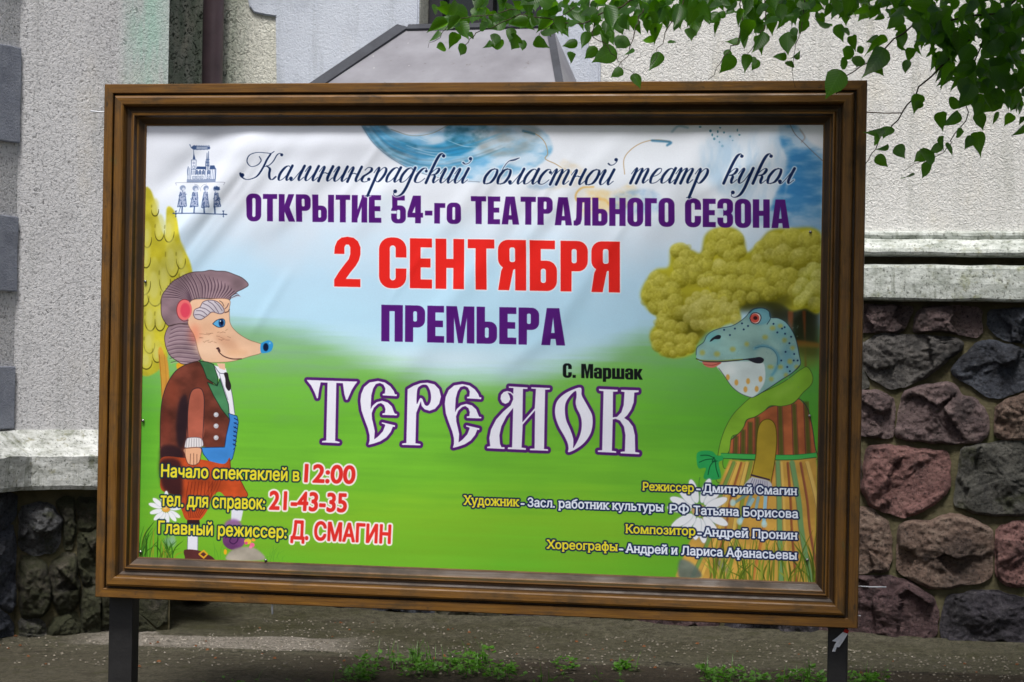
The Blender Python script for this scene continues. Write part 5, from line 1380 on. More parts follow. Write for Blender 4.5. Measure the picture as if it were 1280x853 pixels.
def field(x0, x1, z0, z1, cell, seed):
    rr = random.Random(seed); seeds = []
    nx, nz = max(1, round((x1 - x0) / cell)), max(1, round((z1 - z0) / (cell * .72)))
    for j in range(nz):
        for i in range(nx):
            seeds.append((x0 + (i + .5 + (.25 if j % 2 else -.25) + rr.uniform(-.28, .28)) * (x1 - x0) / nx, z0 + (j + .5 + rr.uniform(-.28, .28)) * (z1 - z0) / nz))
    cells = []
    for a in seeds:
        c = [(x0, z0), (x1, z0), (x1, z1), (x0, z1)]
        for b in seeds:
            if a is b or abs(a[0] - b[0]) > cell * 3 or abs(a[1] - b[1]) > cell * 3: continue
            c = clip_cell(c, a, b)
            if len(c) < 3: break
        if len(c) >= 3: cells.append(c)
    return cells
# mortar bed of the main wall, slightly uneven
def bed(name, x0, x1, z0, z1, parent, seed=0, step=.05):
    nx, nz = max(2, int((x1 - x0) / step)), max(2, int((z1 - z0) / step)); vs = []
    for j in range(nz + 1):
        for i in range(nx + 1):
            x = x0 + (x1 - x0) * i / nx; z = z0 + (z1 - z0) * j / nz
            vs.append((x, noise.noise((x * 9, z * 9, seed)) * .008 + .004, z))
    fs = [(j * (nx + 1) + i, j * (nx + 1) + i + 1, (j + 1) * (nx + 1) + i + 1, (j + 1) * (nx + 1) + i) for j in range(nz) for i in range(nx)]
    return mesh_obj(name, vs, fs, M['mortar'], parent, smooth=True)
base = bed('fieldstone_base', s_c0 - 1.0, S_R, -.1, zc[4] - .005, bld)
def Zm(o, s, pts, off=.03): return [wl(o[0] + x / s, o[1] + y / s, off) for x, y in pts]
ZA, ZB, ZC_ = ((1030, 250), 3.412), ((1030, 450), 4.264), ((1030, 620), 3.66)
SR = [
 (ZA, 'pink', [(40, 448), (370, 450), (374, 480), (352, 545), (300, 562), (40, 562)], None),
 (ZA, 'pink', [(405, 462), (520, 452), (670, 462), (674, 560), (650, 584), (600, 575), (520, 552), (385, 562), (380, 540)], None),
 (ZA, 'slate', [(700, 475), (780, 466), (960, 470), (960, 612), (870, 612), (790, 600), (740, 575), (700, 540)], None),
 (ZA, 'grey', [(165, 620), (230, 572), (330, 578), (560, 590), (597, 610), (577, 642), (500, 702), (430, 762), (330, 797), (280, 802), (200, 762), (170, 702)], [(.05, .30, .02), (-.15, .1, .03), (.2, .25, .03)]),
 (ZA, 'slate', [(543, 722), (640, 618), (700, 598), (860, 640), (990, 660), (990, 765), (860, 802), (742, 850), (700, 842), (640, 792), (558, 752)], None),
 (ZA, 'green', [(40, 600), (120, 600), (158, 640), (162, 720), (190, 790), (150, 806), (40, 806)], None),
 (ZB, 'pink', [(40, 172), (250, 165), (330, 185), (372, 212), (362, 402), (330, 417), (215, 407), (40, 402)], None),
 (ZB, 'pink', [(420, 180), (520, 140), (640, 122), (702, 140), (732, 190), (800, 210), (862, 270), (880, 400), (840, 427), (760, 447), (640, 447), (500, 432), (390, 417), (383, 380), (398, 290)], [(-.2, .1, .03), (.1, .35, .015), (.3, -.05, .03)]),
 (ZB, 'orange', [(908, 300), (920, 250), (990, 213), (1066, 178), (1200, 170), (1200, 424), (1000, 424), (912, 412)], None),
 (ZB, 'red', [(225, 468), (330, 453), (420, 473), (560, 483), (642, 490), (667, 540), (662, 700), (600, 762), (500, 822), (400, 838), (290, 792), (240, 772), (203, 702), (208, 560)], [(-.35, .5, .0), (-.1, -.04, .03), (.0, .1, .03)]),
 (ZB, 'green', [(740, 470), (830, 458), (960, 438), (1066, 433), (1230, 428), (1230, 802), (1066, 828), (960, 833), (860, 822), (770, 802), (690, 777), (708, 650), (728, 540)], None),
 (ZB, 'pink', [(40, 440), (185, 445), (192, 560), (186, 730), (40, 735)], None),
 (ZC_, 'orange', [(40, 58), (210, 58), (250, 98), (300, 130), (304, 280), (290, 352), (40, 352)], [(.2, .3, .02), (.0, .4, .03), (-.1, .0, .03)]),
 (ZC_, 'orange', [(340, 138), (400, 113), (460, 123), (560, 93), (640, 98), (762, 150), (777, 250), (762, 377), (720, 397), (620, 412), (560, 427), (470, 417), (370, 372), (333, 340), (336, 230)], [(-.25, .15, .03), (.1, .4, .025), (.1, .1, .03)]),
 (ZC_, 'red', [(790, 138), (915, 118), (1040, 115), (1040, 402), (850, 417), (800, 387), (783, 290)], None),
 (ZC_, 'wine', [(-60, 368), (300, 373), (380, 388), (450, 438), (500, 468), (522, 540), (517, 640), (440, 667), (280, 664), (-60, 650)], [(.1, .45, .01), (-.1, .2, .03), (.2, .3, .03)]),
 (ZC_, 'purple', [(538, 520), (568, 463), (680, 442), (780, 437), (870, 468), (1040, 480), (1040, 690), (860, 685), (700, 680), (560, 664), (533, 640)], None),
]
k_ = 0; smin = 99; smax = -99
for (z, mt, pts, fc) in SR:
    q = Zm(z[0], z[1], pts); q = [(x, max(zz, -.04)) for x, zz in q]
    stone(q, STN[mt], base, 11 + k_, -.009, .040, 1, fc); k_ += 1
sL = wl(1030 + 30 / 3.412, 500)[0]; sR = wl(1030 + 1000 / 3.412, 500)[0]
mats = ['pink', 'grey', 'slate', 'orange', 'green', 'wine', 'purple', 'red', 'bluegrey']
rs = random.Random(4)
for (x0, x1, sd_) in ((s_c0 - .75, sL - .03, 5), (sR + .02, S_R - .4, 6)):
    for c in field(x0, x1, -.04, zc[4] - .02, .40, sd_):
        low_ = min(z for _, z in c) < .3
        stone(c, STN[rs.choice(mats if not low_ else ['purple', 'wine', 'moss', 'slate'])], base, rs.randint(0, 999), .012, .05, 1 if low_ and x0 < 0 else 0); k_ += 1

# ------------------------------------------------------------------ buttress at the left
B0 = at_depth(18, 430, 10.45); B0.z = 0
tb = math.atan(.35)
bt_e = Vector((math.cos(tb), math.sin(tb), 0)); bt_n = Vector((math.sin(tb), -math.cos(tb), 0))
C0 = on_plane(204, 430, B0, bt_n); BL = (C0 - B0).dot(bt_e)
inv = Matrix.Translation(W_O) @ Matrix.Rotation(-W_A, 4, 'Z'); inv = inv.inverted()
bm = bmesh.new()
th2 = math.atan(2.2)                                          # the face that comes towards the viewer
# buttress-local frame: x along the face, y away from the viewer
ang = math.atan2(bt_e.y, bt_e.x)
loc_m = Matrix.Translation(B0) @ Matrix.Rotation(ang, 4, 'Z')
d2w = Vector((-math.cos(th2), -math.sin(th2), 0))             # from the corner towards the viewer
d2 = (Matrix.Rotation(-ang, 3, 'Z') @ d2w)
n2 = Vector((-d2.y, d2.x, 0))
if (Matrix.Rotation(ang, 3, 'Z') @ n2).x < 0: n2 = -n2
LW = 1.7
def bl_local(px, py, face=0, off=0.0):
    if face == 0:
        q = on_plane(px, py, B0 + bt_n * off, bt_n) - B0; return (q.dot(bt_e), q.z)
    nw = Matrix.Rotation(ang, 3, 'Z') @ n2
    q = on_plane(px, py, B0 + nw * off, nw) - B0; return (q.dot(d2w), q.z)
foot = [Vector((d2.x * LW, d2.y * LW)), Vector((0, 0)), Vector((BL, 0)), Vector((BL, 1.6)), Vector((-1.6, 1.6)), Vector((d2.x * LW - .9, d2.y * LW + .3))]
zl = [bl_local(110, y, 0, .1)[1] for y in (541, 566, 611)]
vs = [(p.x, p.y, zl[1]) for p in foot] + [(p.x, p.y, Z_TOP) for p in foot]; n = len(foot)
but = mesh_obj('buttress', vs, [tuple(range(n))[::-1], tuple(range(n, 2 * n))] + [(i, (i + 1) % n, n + (i + 1) % n, n + i) for i in range(n)], M['stucco_buttress'], None)
but.parent = bld; but.matrix_local = inv @ loc_m
path = [(d2.x * LW, d2.y * LW), (0, 0), (BL, 0), (BL, .9)]
lp = [(-.02, zl[0] + .012), (.02, zl[0] + .006), (.10, zl[1] + .03), (.165, zl[1] + .004), (.185, zl[1] - .012), (.18, zl[1] - .05), (.178, (zl[1] + zl[2]) / 2), (.175, zl[2] + .02), (.165, zl[2]), (.03, zl[2] - .01), (-.02, zl[2] - .01)]
extrude_profile('stone_ledge', lp, path, M['ledge'], but, .05, .007, 9)
# masonry body below the ledge: bed + stones on both faces
MO = .05
def ring_(o): # footprint pushed out by o
    out = []
    a = Vector((d2.x, d2.y)); na = Vector((n2.x, n2.y)); nb = Vector((0, -1))
    m = (na + nb).normalized(); m = m / m.dot(nb)
    return [Vector((a.x * LW, a.y * LW)) + na * o, m * o, Vector((BL + o, -o)), Vector((BL + o, 1.6)), Vector((-1.6, 1.6)), Vector((a.x * LW - .9, a.y * LW + .3))]
fo = ring_(MO)
vs = [(p.x, p.y, -.1) for p in fo] + [(p.x, p.y, zl[2] + .002) for p in fo]
bs = mesh_obj('fieldstone_base', vs, [tuple(range(n))[::-1], tuple(range(n, 2 * n))] + [(i, (i + 1) % n, n + (i + 1) % n, n + i) for i in range(n)], M['mortar'], bld)
bs.matrix_local = inv @ loc_m
SLF = [
 ('bluegrey', [(84, 82), (170, 50), (235, 66), (280, 130), (275, 225), (240, 285), (165, 290), (84, 268)], .09),
 ('moss', [(248, 50), (300, 26), (335, 40), (340, 180), (318, 270), (285, 260), (282, 130)], .07),
 ('moss', [(342, 36), (440, 26), (450, 150), (400, 185), (345, 175)], .05),
 ('moss', [(84, 285), (165, 300), (210, 330), (232, 420), (224, 520), (180, 568), (84, 568)], .10),
 ('moss', [(222, 320), (290, 275), (340, 285), (356, 400), (350, 520), (270, 568), (232, 480)], .08),
 ('moss', [(345, 195), (405, 190), (450, 165), (450, 418), (375, 430), (348, 330)], .05),
 ('green', [(84, 575), (180, 572), (212, 600), (206, 700), (84, 700)], .09),
 ('moss', [(218, 575), (340, 535), (362, 600), (350, 700), (210, 700)], .07),
 ('moss', [(360, 436), (450, 425), (450, 700), (360, 700)], .05)]
for i, (mt, pts, pr_) in enumerate(SLF):
    q = [bl_local(0 + x / 3.553, 613 + y / 3.553, 0, .08) for x, y in pts]
    q = [(x, max(z, -.04)) for x, z in q]
    stone(q, STN[mt], bs, 60 + i, -.004, pr_, 1, None, -MO)
x2 = bl_local(0 + 450 / 3.553, 700, 0, .08)[0]
for c in field(x2, BL + .04, -.04, zl[2] - .01, .3, 8): stone(c, STN[rs.choice(['moss', 'green'])], bs, rs.randint(0, 999), .004, .05, 1, None, -MO)
# stones of the face that turns towards the viewer (own local frame)
face2 = empty('tmp_frame'); bpy.data.objects.remove(face2)
rot2 = math.atan2(-d2.y, -d2.x)
p1 = fo[1]
def place_face2(o):
    o.location = (p1.x, p1.y, 0); o.rotation_euler = (0, 0, rot2)
for i, c in enumerate(field(-LW, -.01, -.04, zl[2] - .01, .34, 3)):
    o = stone(c, STN[['bluegrey', 'moss', 'green', 'bluegrey', 'slate'][i % 5]], bs, 200 + i, .006, .06, 1 if c[0][0] > -.8 else 0)
    place_face2(o)
# dark quoin blocks on that face
for (ya, yb) in ((58, 178), (270, 364), (458, 543), (-120, -25)):
    za, zb = bl_local(10, ya, 1)[1], bl_local(10, yb, 1)[1]
    if zb < zl[0] + .02: zb = zl[0] + .015
    o = box_mesh('quoin_block', -.42, -.012, -.022, .02, zb, za, M['quoin_dark'], but, .006, jit=.004, seed=ya)
    o.location = (0, 0, 0); o.rotation_euler = (0, 0, rot2)
# ------------------------------------------------------------------ poster board
board = empty('poster_board', (B_C.x, B_C.y, 0), (0, 0, -B_TH))
tag(board, 'large puppet-theatre poster in a brown wooden frame standing on two dark posts', 'billboard')
HW, HH, CZ = B_W / 2, B_H / 2, B_C.z
FWd = (B_W - PO_W) / 2
prof = [(0.0, .07), (0.0, -.004), (.003, -.008), (.034, -.008), (.037, -.005), (.038, .014), (.046, .014), (.047, -.012), (.050, -.018), (.056, -.021), (.080, -.020), (.085, -.016), (.088, -.004), (.094, .008), (.104, .014), (.112, .015), (.114, .006), (.118, .002), (.124, .003), (.127, .010), (.130, .022), (.140, .030), (.152, .040), (FWd + .001, .043), (FWd + .001, .07)]
def rail(a, b):
    """one mitred rail: a and b are outer corners (x, z) in board coordinates, going clockwise seen from the front"""
    d = (b - a).normalized(); inw = Vector((-d.y, d.x))
    if inw.dot(-a) < 0: inw = -inw
    N = 40; vs = []; uv = []; ln = (b - a).length; r0 = random.Random(int(a.x * 100 + a.y * 10)).uniform(0, 9)
    acc = [0]
    for i in range(1, len(prof)): acc.append(acc[-1] + math.hypot(prof[i][0] - prof[i - 1][0], prof[i][1] - prof[i - 1][1]))
    for k in range(N + 1):
        for j, (u, y) in enumerate(prof):
            l0, l1 = u, ln - u; t = l0 + (l1 - l0) * k / N
            p = a + d * t + inw * u
            w = noise.noise((p.x * 3, p.y * 3, u * 20)) * .0012
            vs.append((p.x, y + w, CZ + p.y)); uv.append((t + r0, u))
    m = len(prof)
    fs = [(k * m + j, k * m + j + 1, (k + 1) * m + j + 1, (k + 1) * m + j) for k in range(N) for j in range(m - 1)]
    fs += [(k * m + m - 1, k * m, (k + 1) * m, (k + 1) * m + m - 1) for k in range(N)]
    o = mesh_obj('frame_rail', vs, fs, M['wood'], board, uvs=uv)
    bm = bmesh.new(); bm.from_mesh(o.data); bmesh.ops.recalc_face_normals(bm, faces=bm.faces); bm.to_mesh(o.data); bm.free()
    return o
co = [Vector((-HW, HH)), Vector((HW, HH)), Vector((HW, -HH)), Vector((-HW, -HH))]
for i in range(4): rail(co[i], co[(i + 1) % 4])
# vinyl sheet with its folds
def wrinkle(u, v):
    """u, v in metres from the sheet's left top corner; returns relief in metres"""
    h = 0.0
    def fold(x0, y0, x1, y1, w, a):
        dx, dy = x1 - x0, y1 - y0; L = math.hypot(dx, dy)
        t = ((u - x0) * dx + (v - y0) * dy) / (L * L); d = ((u - x0) * dy - (v - y0) * dx) / L
        env = math.exp(-((t - .5) / .42) ** 4)
        return a * 1.9 * env * math.exp(-(d / w) ** 2)
    for f in FOLDS: h += fold(*f)
    h += .0045 * noise.noise((u * 1.3, v * 1.6, 1)) + .0016 * noise.noise((u * 4 + v * 2, v * 3, 5))
    ed = min(u, v, PO_W - u, PO_H - v)
    return h * min(1, max(0, ed / .05) * .8 + .2)
S_ = PO_W / 845.0
def fo_(x0, y0, x1, y1, w, a): return ((x0 - 184) * S_, (y0 - 157) * S_, (x1 - 184) * S_, (y1 - 157) * S_, w * S_, a)
FOLDS = [fo_(200, 330, 300, 205, 5, .0022), fo_(225, 345, 335, 200, 4, .0016), fo_(300, 250, 345, 180, 4, .0016), fo_(430, 260, 500, 165, 5, .002), fo_(600, 270, 668, 175, 5, .002), fo_(655, 300, 730, 190, 4, .0016), fo_(500, 380, 560, 290, 4, .0012), fo_(760, 330, 830, 220, 5, .0016), fo_(990, 400, 1030, 345, 4, .003), fo_(975, 380, 1030, 320, 4, .002), fo_(320, 430, 380, 330, 6, .0016), fo_(235, 300, 330, 185, 8, .004), fo_(340, 300, 440, 190, 12, .004), fo_(560, 300, 640, 190, 12, .004), fo_(700, 420, 790, 280, 12, .003), fo_(640, 460, 720, 400, 10, .002), fo_(380, 240, 600, 190, 16, -.003), fo_(860, 250, 960, 200, 10, .003), fo_(180, 360, 345, 160, 20, .011), fo_(215, 370, 375, 170, 10, .005), fo_(190, 250, 290, 158, 14, -.006), fo_(300, 320, 420, 165, 16, .003),
         fo_(610, 330, 700, 180, 16, .004), fo_(640, 330, 790, 170, 12, .004), fo_(690, 300, 760, 200, 14, -.004), fo_(540, 420, 640, 300, 14, .003), fo_(450, 300, 520, 200, 14, .003),
         fo_(820, 300, 900, 158, 18, .004), fo_(880, 290, 980, 160, 16, .004), fo_(985, 420, 1035, 330, 10, .006), fo_(960, 400, 1035, 300, 9, -.003),
         fo_(250, 260, 330, 160, 9, .003), fo_(500, 480, 580, 400, 18, .003), fo_(740, 230, 1030, 190, 20, .003), fo_(184, 190, 620, 172, 14, .003),
         fo_(185, 700, 188, 300, 8, -.004), fo_(1022, 720, 1024, 300, 9, -.004)]
NXp, NYp = 300, 190; vs = []; uv = []; mg = .012
for j in range(NYp + 1):
    for i in range(NXp + 1):
        u = -mg + (PO_W + 2 * mg) * i / NXp; v = -mg + (PO_H + 2 * mg) * j / NYp
        vs.append((PO_X - PO_W / 2 + u, PO_D - .003 - wrinkle(u, v), CZ + PO_Z + PO_H / 2 - v)); uv.append((u / PO_W, 1 - v / PO_H))
fs = [(j * (NXp + 1) + i, (j + 1) * (NXp + 1) + i, (j + 1) * (NXp + 1) + i + 1, j * (NXp + 1) + i + 1) for j in range(NYp) for i in range(NXp)]
mesh_obj('poster_sheet', vs, fs, M['poster'], board, smooth=True, uvs=uv)
def bbox(name, x0, x1, y0, y1, z0, z1, mat, parent=board, bev=.004): return box_mesh(name, x0, x1, y0, y1, z0, z1, mat, parent, bev)
bbox('back_panel', -HW + .02, HW - .02, .071, .083, CZ - HH + .02, CZ + HH - .02, M['post'])
def b_at(px, py, off=0.0):
    q = on_plane(px, py, B_C + B_N * off, B_N) - B_C; return q.dot(B_E), q.z + B_C.z
for xa, xb in ((137, 166.5), (1034.5, 1059.5)):
    x0 = b_at(xa, 810, -.1)[0]; x1 = b_at(xb, 810, -.1)[0]
    bbox('post', x0, x1, .085, .165, -.12, CZ + HH - .06, M['post'], board, .006)
# screws along the sheet's edge
for (px, py) in ((181.5, 352), (178.5, 526), (175.5, 690), (332, 700.5), (1013, 290), (1012, 520), (1009, 700)):
    x, z = b_at(px, py, -.04)
    o = tube('screw', [Vector((x, .046, z)), Vector((x, .038, z))], .0055, M['steel'], board, 8)
# loose ends of the cable ties
def tie(a, b, r=.0028, m='plastic', off=-.03, name='cable_tie'):
    (xa, za), (xb, zb) = b_at(*a, off), b_at(*b, off)
    return tube(name, [Vector((xa, -off, za)), Vector(((xa + xb) / 2, -off, (za + zb) / 2 - .002)), Vector((xb, -off, zb))], r, M[m], board, 6)
tie((113.5, 139), (134, 139.8)); tie((340, 748), (340.5, 768), .004, off=-.02); tie((1083, 140.5), (1128, 141.5), .0022, 'wire'); tie((1068, 732.5), (1108, 734), .0022); tie((1068, 768), (1076, 770), .002)
# frayed white ribbon with red tape at the right post
def ribbon(pts, w, m, name):
    vs = []
    for i, (px, py) in enumerate(pts):
        x, z = b_at(px, py, -.06)
        vs += [(x - w * (1 if i else .6), .055 + .006 * math.sin(i * 2), z), (x + w, .058 - .008 * math.cos(i * 1.7), z - w * .5)]
    fs = [(2 * i, 2 * i + 1, 2 * i + 3, 2 * i + 2) for i in range(len(pts) - 1)]
    o = mesh_obj(name, vs, fs, M[m], board); md = o.modifiers.new('thick', 'SOLIDIFY'); md.thickness = .0015; return o
ribbon([(1058.5, 786), (1056, 792)], .009, 'red', 'ribbon_tape')
ribbon([(1056, 790), (1050, 797), (1044, 801)], .011, 'plastic', 'ribbon')
ribbon([(1057, 791), (1051, 801), (1046, 808)], .008, 'plastic', 'ribbon')
ribbon([(1050, 798), (1045, 806), (1042, 814)], .005, 'plastic', 'ribbon')
# ------------------------------------------------------------------ linden tree whose twigs hang into view
TREE_X, TREE_Y = 4.6, 6.2
tree = empty('linden_tree', (TREE_X, TREE_Y, 0))
tag(tree, 'linden tree whose leafy twigs hang across the top right in front of the stucco wall', 'tree')
TL_ = Vector((TREE_X, TREE_Y, 0))
def tl(v): return v - TL_
tube('trunk', [tl(Vector((TREE_X + dx, TREE_Y + dy, z))) for dx, dy, z in ((0, 0, -.1), (.02, .02, .4), (-.03, .05, 1.6), (.03, .1, 3.0), (-.05, .12, 4.2), (.05, .1, 6.5))], [.24, .19, .165, .15, .12, .05], M['bark'], tree, 16)
# leaf shape: heart with a drawn-out tip, folded along the midrib
def leaf_mesh(name, L=1.0, wd=.44, fold=.12, curl=.12, seed=0):
    rr = random.Random(seed)
    out = [(0, 0), (.02, wd * .42), (.10, wd * .8), (.24, wd), (.40, wd * .97), (.56, wd * .78), (.70, wd * .5), (.84, wd * .2), (1.0, 0)]
    mid = [0.0, .04, .12, .24, .40, .56, .72, .86, 1.0]
    vs = []; uv = []
    for i, x in enumerate(mid): vs.append((x * L, 0, -curl * x * x * L)); uv.append((x, 0))
    for sgn in (1, -1):
        for i in range(1, 8):
            x, y = out[i]; y *= (1 + rr.uniform(-.06, .06))
            vs.append((x * L, sgn * y * L, fold * y * L - curl * x * x * L + rr.uniform(-.01, .01))); uv.append((x, sgn * y))
    fs = []
    for sgn, o in ((1, 9), (-1, 16)):
        rows = [0] + [o + i for i in range(7)] + [8]
        for i in range(8):
            a, b = rows[i], rows[i + 1]; m0, m1 = i, i + 1
            f = [v for v in (m0, m1, b, a)]
            f = list(dict.fromkeys(f))
            if len(f) >= 3: fs.append(tuple(f if sgn > 0 else f[::-1]))
    me = bpy.data.meshes.new(name); me.from_pydata(vs, [], fs)
    ul = me.uv_layers.new(name='UVMap')
    for l in me.loops: ul.data[l.index].uv = uv[l.vertex_index]
    me.polygons.foreach_set('use_smooth', [True] * len(me.polygons)); me.materials.append(M['leaf']); me.update()
    return me
LEAFS = [leaf_mesh('leaf', 1, .34, .25, .35, 1), leaf_mesh('leaf', 1, .30, .5, .3, 2), leaf_mesh('leaf', 1, .36, .15, -.25, 3), leaf_mesh('leaf', 1, .29, .8, .2, 4), leaf_mesh('leaf', 1, .33, .3, .6, 5), leaf_mesh('leaf', .8, .38, .6, .1, 6)]
lr = random.Random(9)
n_leaf = 0
def leaf(px, py, size, ang, Y=7.0, tilt=None, roll_=None):
    """px, py: stalk end; ang: direction of the tip on the picture (deg, 0 = right, 90 = down)"""
    global n_leaf
    p = at_depth(px, py, Y + lr.uniform(-.06, .06))
    a = math.radians(ang)
    d = Vector((math.cos(a), 0, -math.sin(a)))
    d.y = math.tan(math.radians(tilt if tilt is not None else lr.uniform(-50, 45)))
    d.normalize()
    side = d.cross(Vector((0, -1, 0))).normalized()
    nrm = side.cross(d).normalized()
    if nrm.y > 0: nrm = -nrm; side = -side
    r = math.radians(roll_ if roll_ is not None else lr.choice((lr.uniform(-40, 40), lr.uniform(-78, 78))))
    m = Matrix((d, side, d.cross(side))).transposed().to_4x4()
    m = m @ Matrix.Rotation(r, 4, 'X')
    s = size * .93 * lr.uniform(.75, 1.25) / F_PX * Y
    m = Matrix.Translation(tl(p)) @ m @ Matrix.Scale(s, 4)
    o = bpy.data.objects.new('leaf', LEAFS[lr.randrange(6)]); COL.objects.link(o); o.parent = tree; o.matrix_local = m
    n_leaf += 1
def twig(pts, r, Y=7.0, Y1=None, parent=tree):
    n = len(pts); Y1 = Y if Y1 is None else Y1
    P3 = [tl(at_depth(x, y, Y + (Y1 - Y) * i / (n - 1))) for i, (x, y) in enumerate(pts)]
    out = []
    for i in range(n - 1):
        for k in range(4): out.append(P3[i].lerp(P3[i + 1], k / 4) + Vector((lr.uniform(-.007, .007), lr.uniform(-.01, .01), lr.uniform(-.007, .007))))
    out.append(P3[-1])
    rr = [r * .62 * (1 - .65 * i / (len(out) - 1)) for i in range(len(out))]
    return tube('twig', out, rr, M['twig'], parent, 6)
# boughs run from the trunk to the right and above the frame
def bough(pts, r0, r1):
    out = [tl(Vector(p)) for p in pts]
    return tube('bough', out, [r0 + (r1 - r0) * i / (len(out) - 1) for i in range(len(out))], M['bark'], tree, 8)
bough([(TREE_X, TREE_Y + .1, 3.0), (3.6, 6.5, 3.5), (2.6, 6.9, 3.35), (1.9, 7.0, 2.98), (1.5, 7.0, 2.80)], .07, .012)
bough([(TREE_X, TREE_Y + .1, 3.4), (3.2, 6.6, 4.0), (1.8, 6.9, 3.7), (.9, 7.0, 3.1), (.55, 7.0, 2.86), (.2, 7.0, 2.70)], .08, .006)
bough([(TREE_X, TREE_Y, 2.6), (3.6, 6.6, 2.9), (2.5, 6.9, 2.75), (1.75, 7.0, 2.6)], .05, .01)
twig([(1290, -20), (1200, 60), (1150, 110), (1120, 150), (1098, 178), (1082, 205)], .006)
twig([(1230, 40), (1205, 110), (1210, 140), (1190, 175), (1182, 190), (1130, 214)], .004)
twig([(1300, 10), (1140, 30), (1095, 70), (1060, 95), (1045, 118)], .006)
twig([(1010, -40), (1000, 40), (990, 70), (994, 110)], .003)
twig([(930, -40), (925, 50), (905, 70), (885, 100)], .004)
twig([(960, -40), (955, 30), (948, 50), (930, 75)], .004)
twig([(870, -40), (845, 20), (830, 45), (815, 80)], .004)
twig([(900, -30), (800, -5), (750, 20), (720, 30), (650, 20), (600, 40), (585, 55), (575, 60)], .005)
twig([(720, 10), (680, 35), (668, 55)], .003)
twig([(745, 20), (742, 45), (765, 65), (780, 85), (800, 100)], .003)
twig([(805, 10), (795, 35), (788, 60), (770, 90)], .004)
twig([(650, 12), (590, 20), (565, 25), (548, 45), (535, 60)], .003)
# leaves one can pick out: stalk x, y, length, direction of the tip
L1 = [(548, 38, 24, 115), (556, 58, 26, 170), (585, 18, 32, 190), (576, 22, 24, 140), (572, 42, 24, 130), (600, 10, 22, 300), (590, 40, 22, 95), (582, 56, 22, 125), (608, 35, 20, 220), (612, 50, 28, 115), (620, 42, 26, 90), (640, 35, 26, 100), (648, 45, 28, 125), (655, 50, 22, 100), (640, 20, 24, 250), (660, 25, 26, 170), (655, 10, 20, 200), (668, 50, 22, 20), (676, 42, 22, 340), (672, 30, 20, 230), (690, 25, 24, 150), (700, 20, 22, 90), (712, 25, 22, 30), (690, 8, 22, 210), (710, 5, 24, 270),
      (603, 25, 18, 60), (630, 55, 22, 150), (560, 28, 26, 160), (617, 18, 22, 20), (565, 15, 20, 200),
      (722, 52, 24, 160), (735, 40, 26, 110), (720, 68, 24, 130), (747, 60, 24, 140), (752, 40, 30, 60), (740, 20, 26, 20), (760, 25, 30, 100), (775, 20, 26, 75), (728, 10, 24, 180), (756, 5, 26, 230),
      (770, 62, 30, 150), (782, 45, 28, 120), (790, 60, 26, 130), (778, 86, 26, 140), (792, 92, 22, 60), (765, 45, 22, 200), (795, 20, 28, 100), (810, 15, 26, 60), (785, 8, 28, 160),
      (812, 25, 22, 100), (825, 30, 28, 110), (832, 20, 22, 60), (818, 52, 20, 200), (838, 50, 22, 60), (826, 66, 28, 120), (845, 25, 26, 90), (850, 5, 30, 100), (862, 35, 28, 80), (870, 10, 26, 120),
      (884, 8, 30, 80), (895, 0, 32, 95), (905, -2, 24, 60), (920, 0, 22, 115), (930, 12, 24, 130), (940, 25, 28, 120), (935, 40, 28, 125), (925, 50, 24, 160), (912, 62, 26, 120), (918, 70, 30, 125), (945, 45, 24, 60), (955, 40, 32, 110), (935, 68, 26, 100), (945, 72, 20, 150), (948, 75, 22, 120), (965, 20, 30, 100), (975, 5, 30, 80), (960, 0, 28, 60), (985, 15, 28, 120),
      (982, 66, 26, 155), (985, 40, 30, 100), (990, 35, 22, 60), (1003, 28, 18, 300), (992, 72, 20, 320), (990, 76, 24, 130), (1000, 0, 22, 60), (992, 20, 24, 180)]
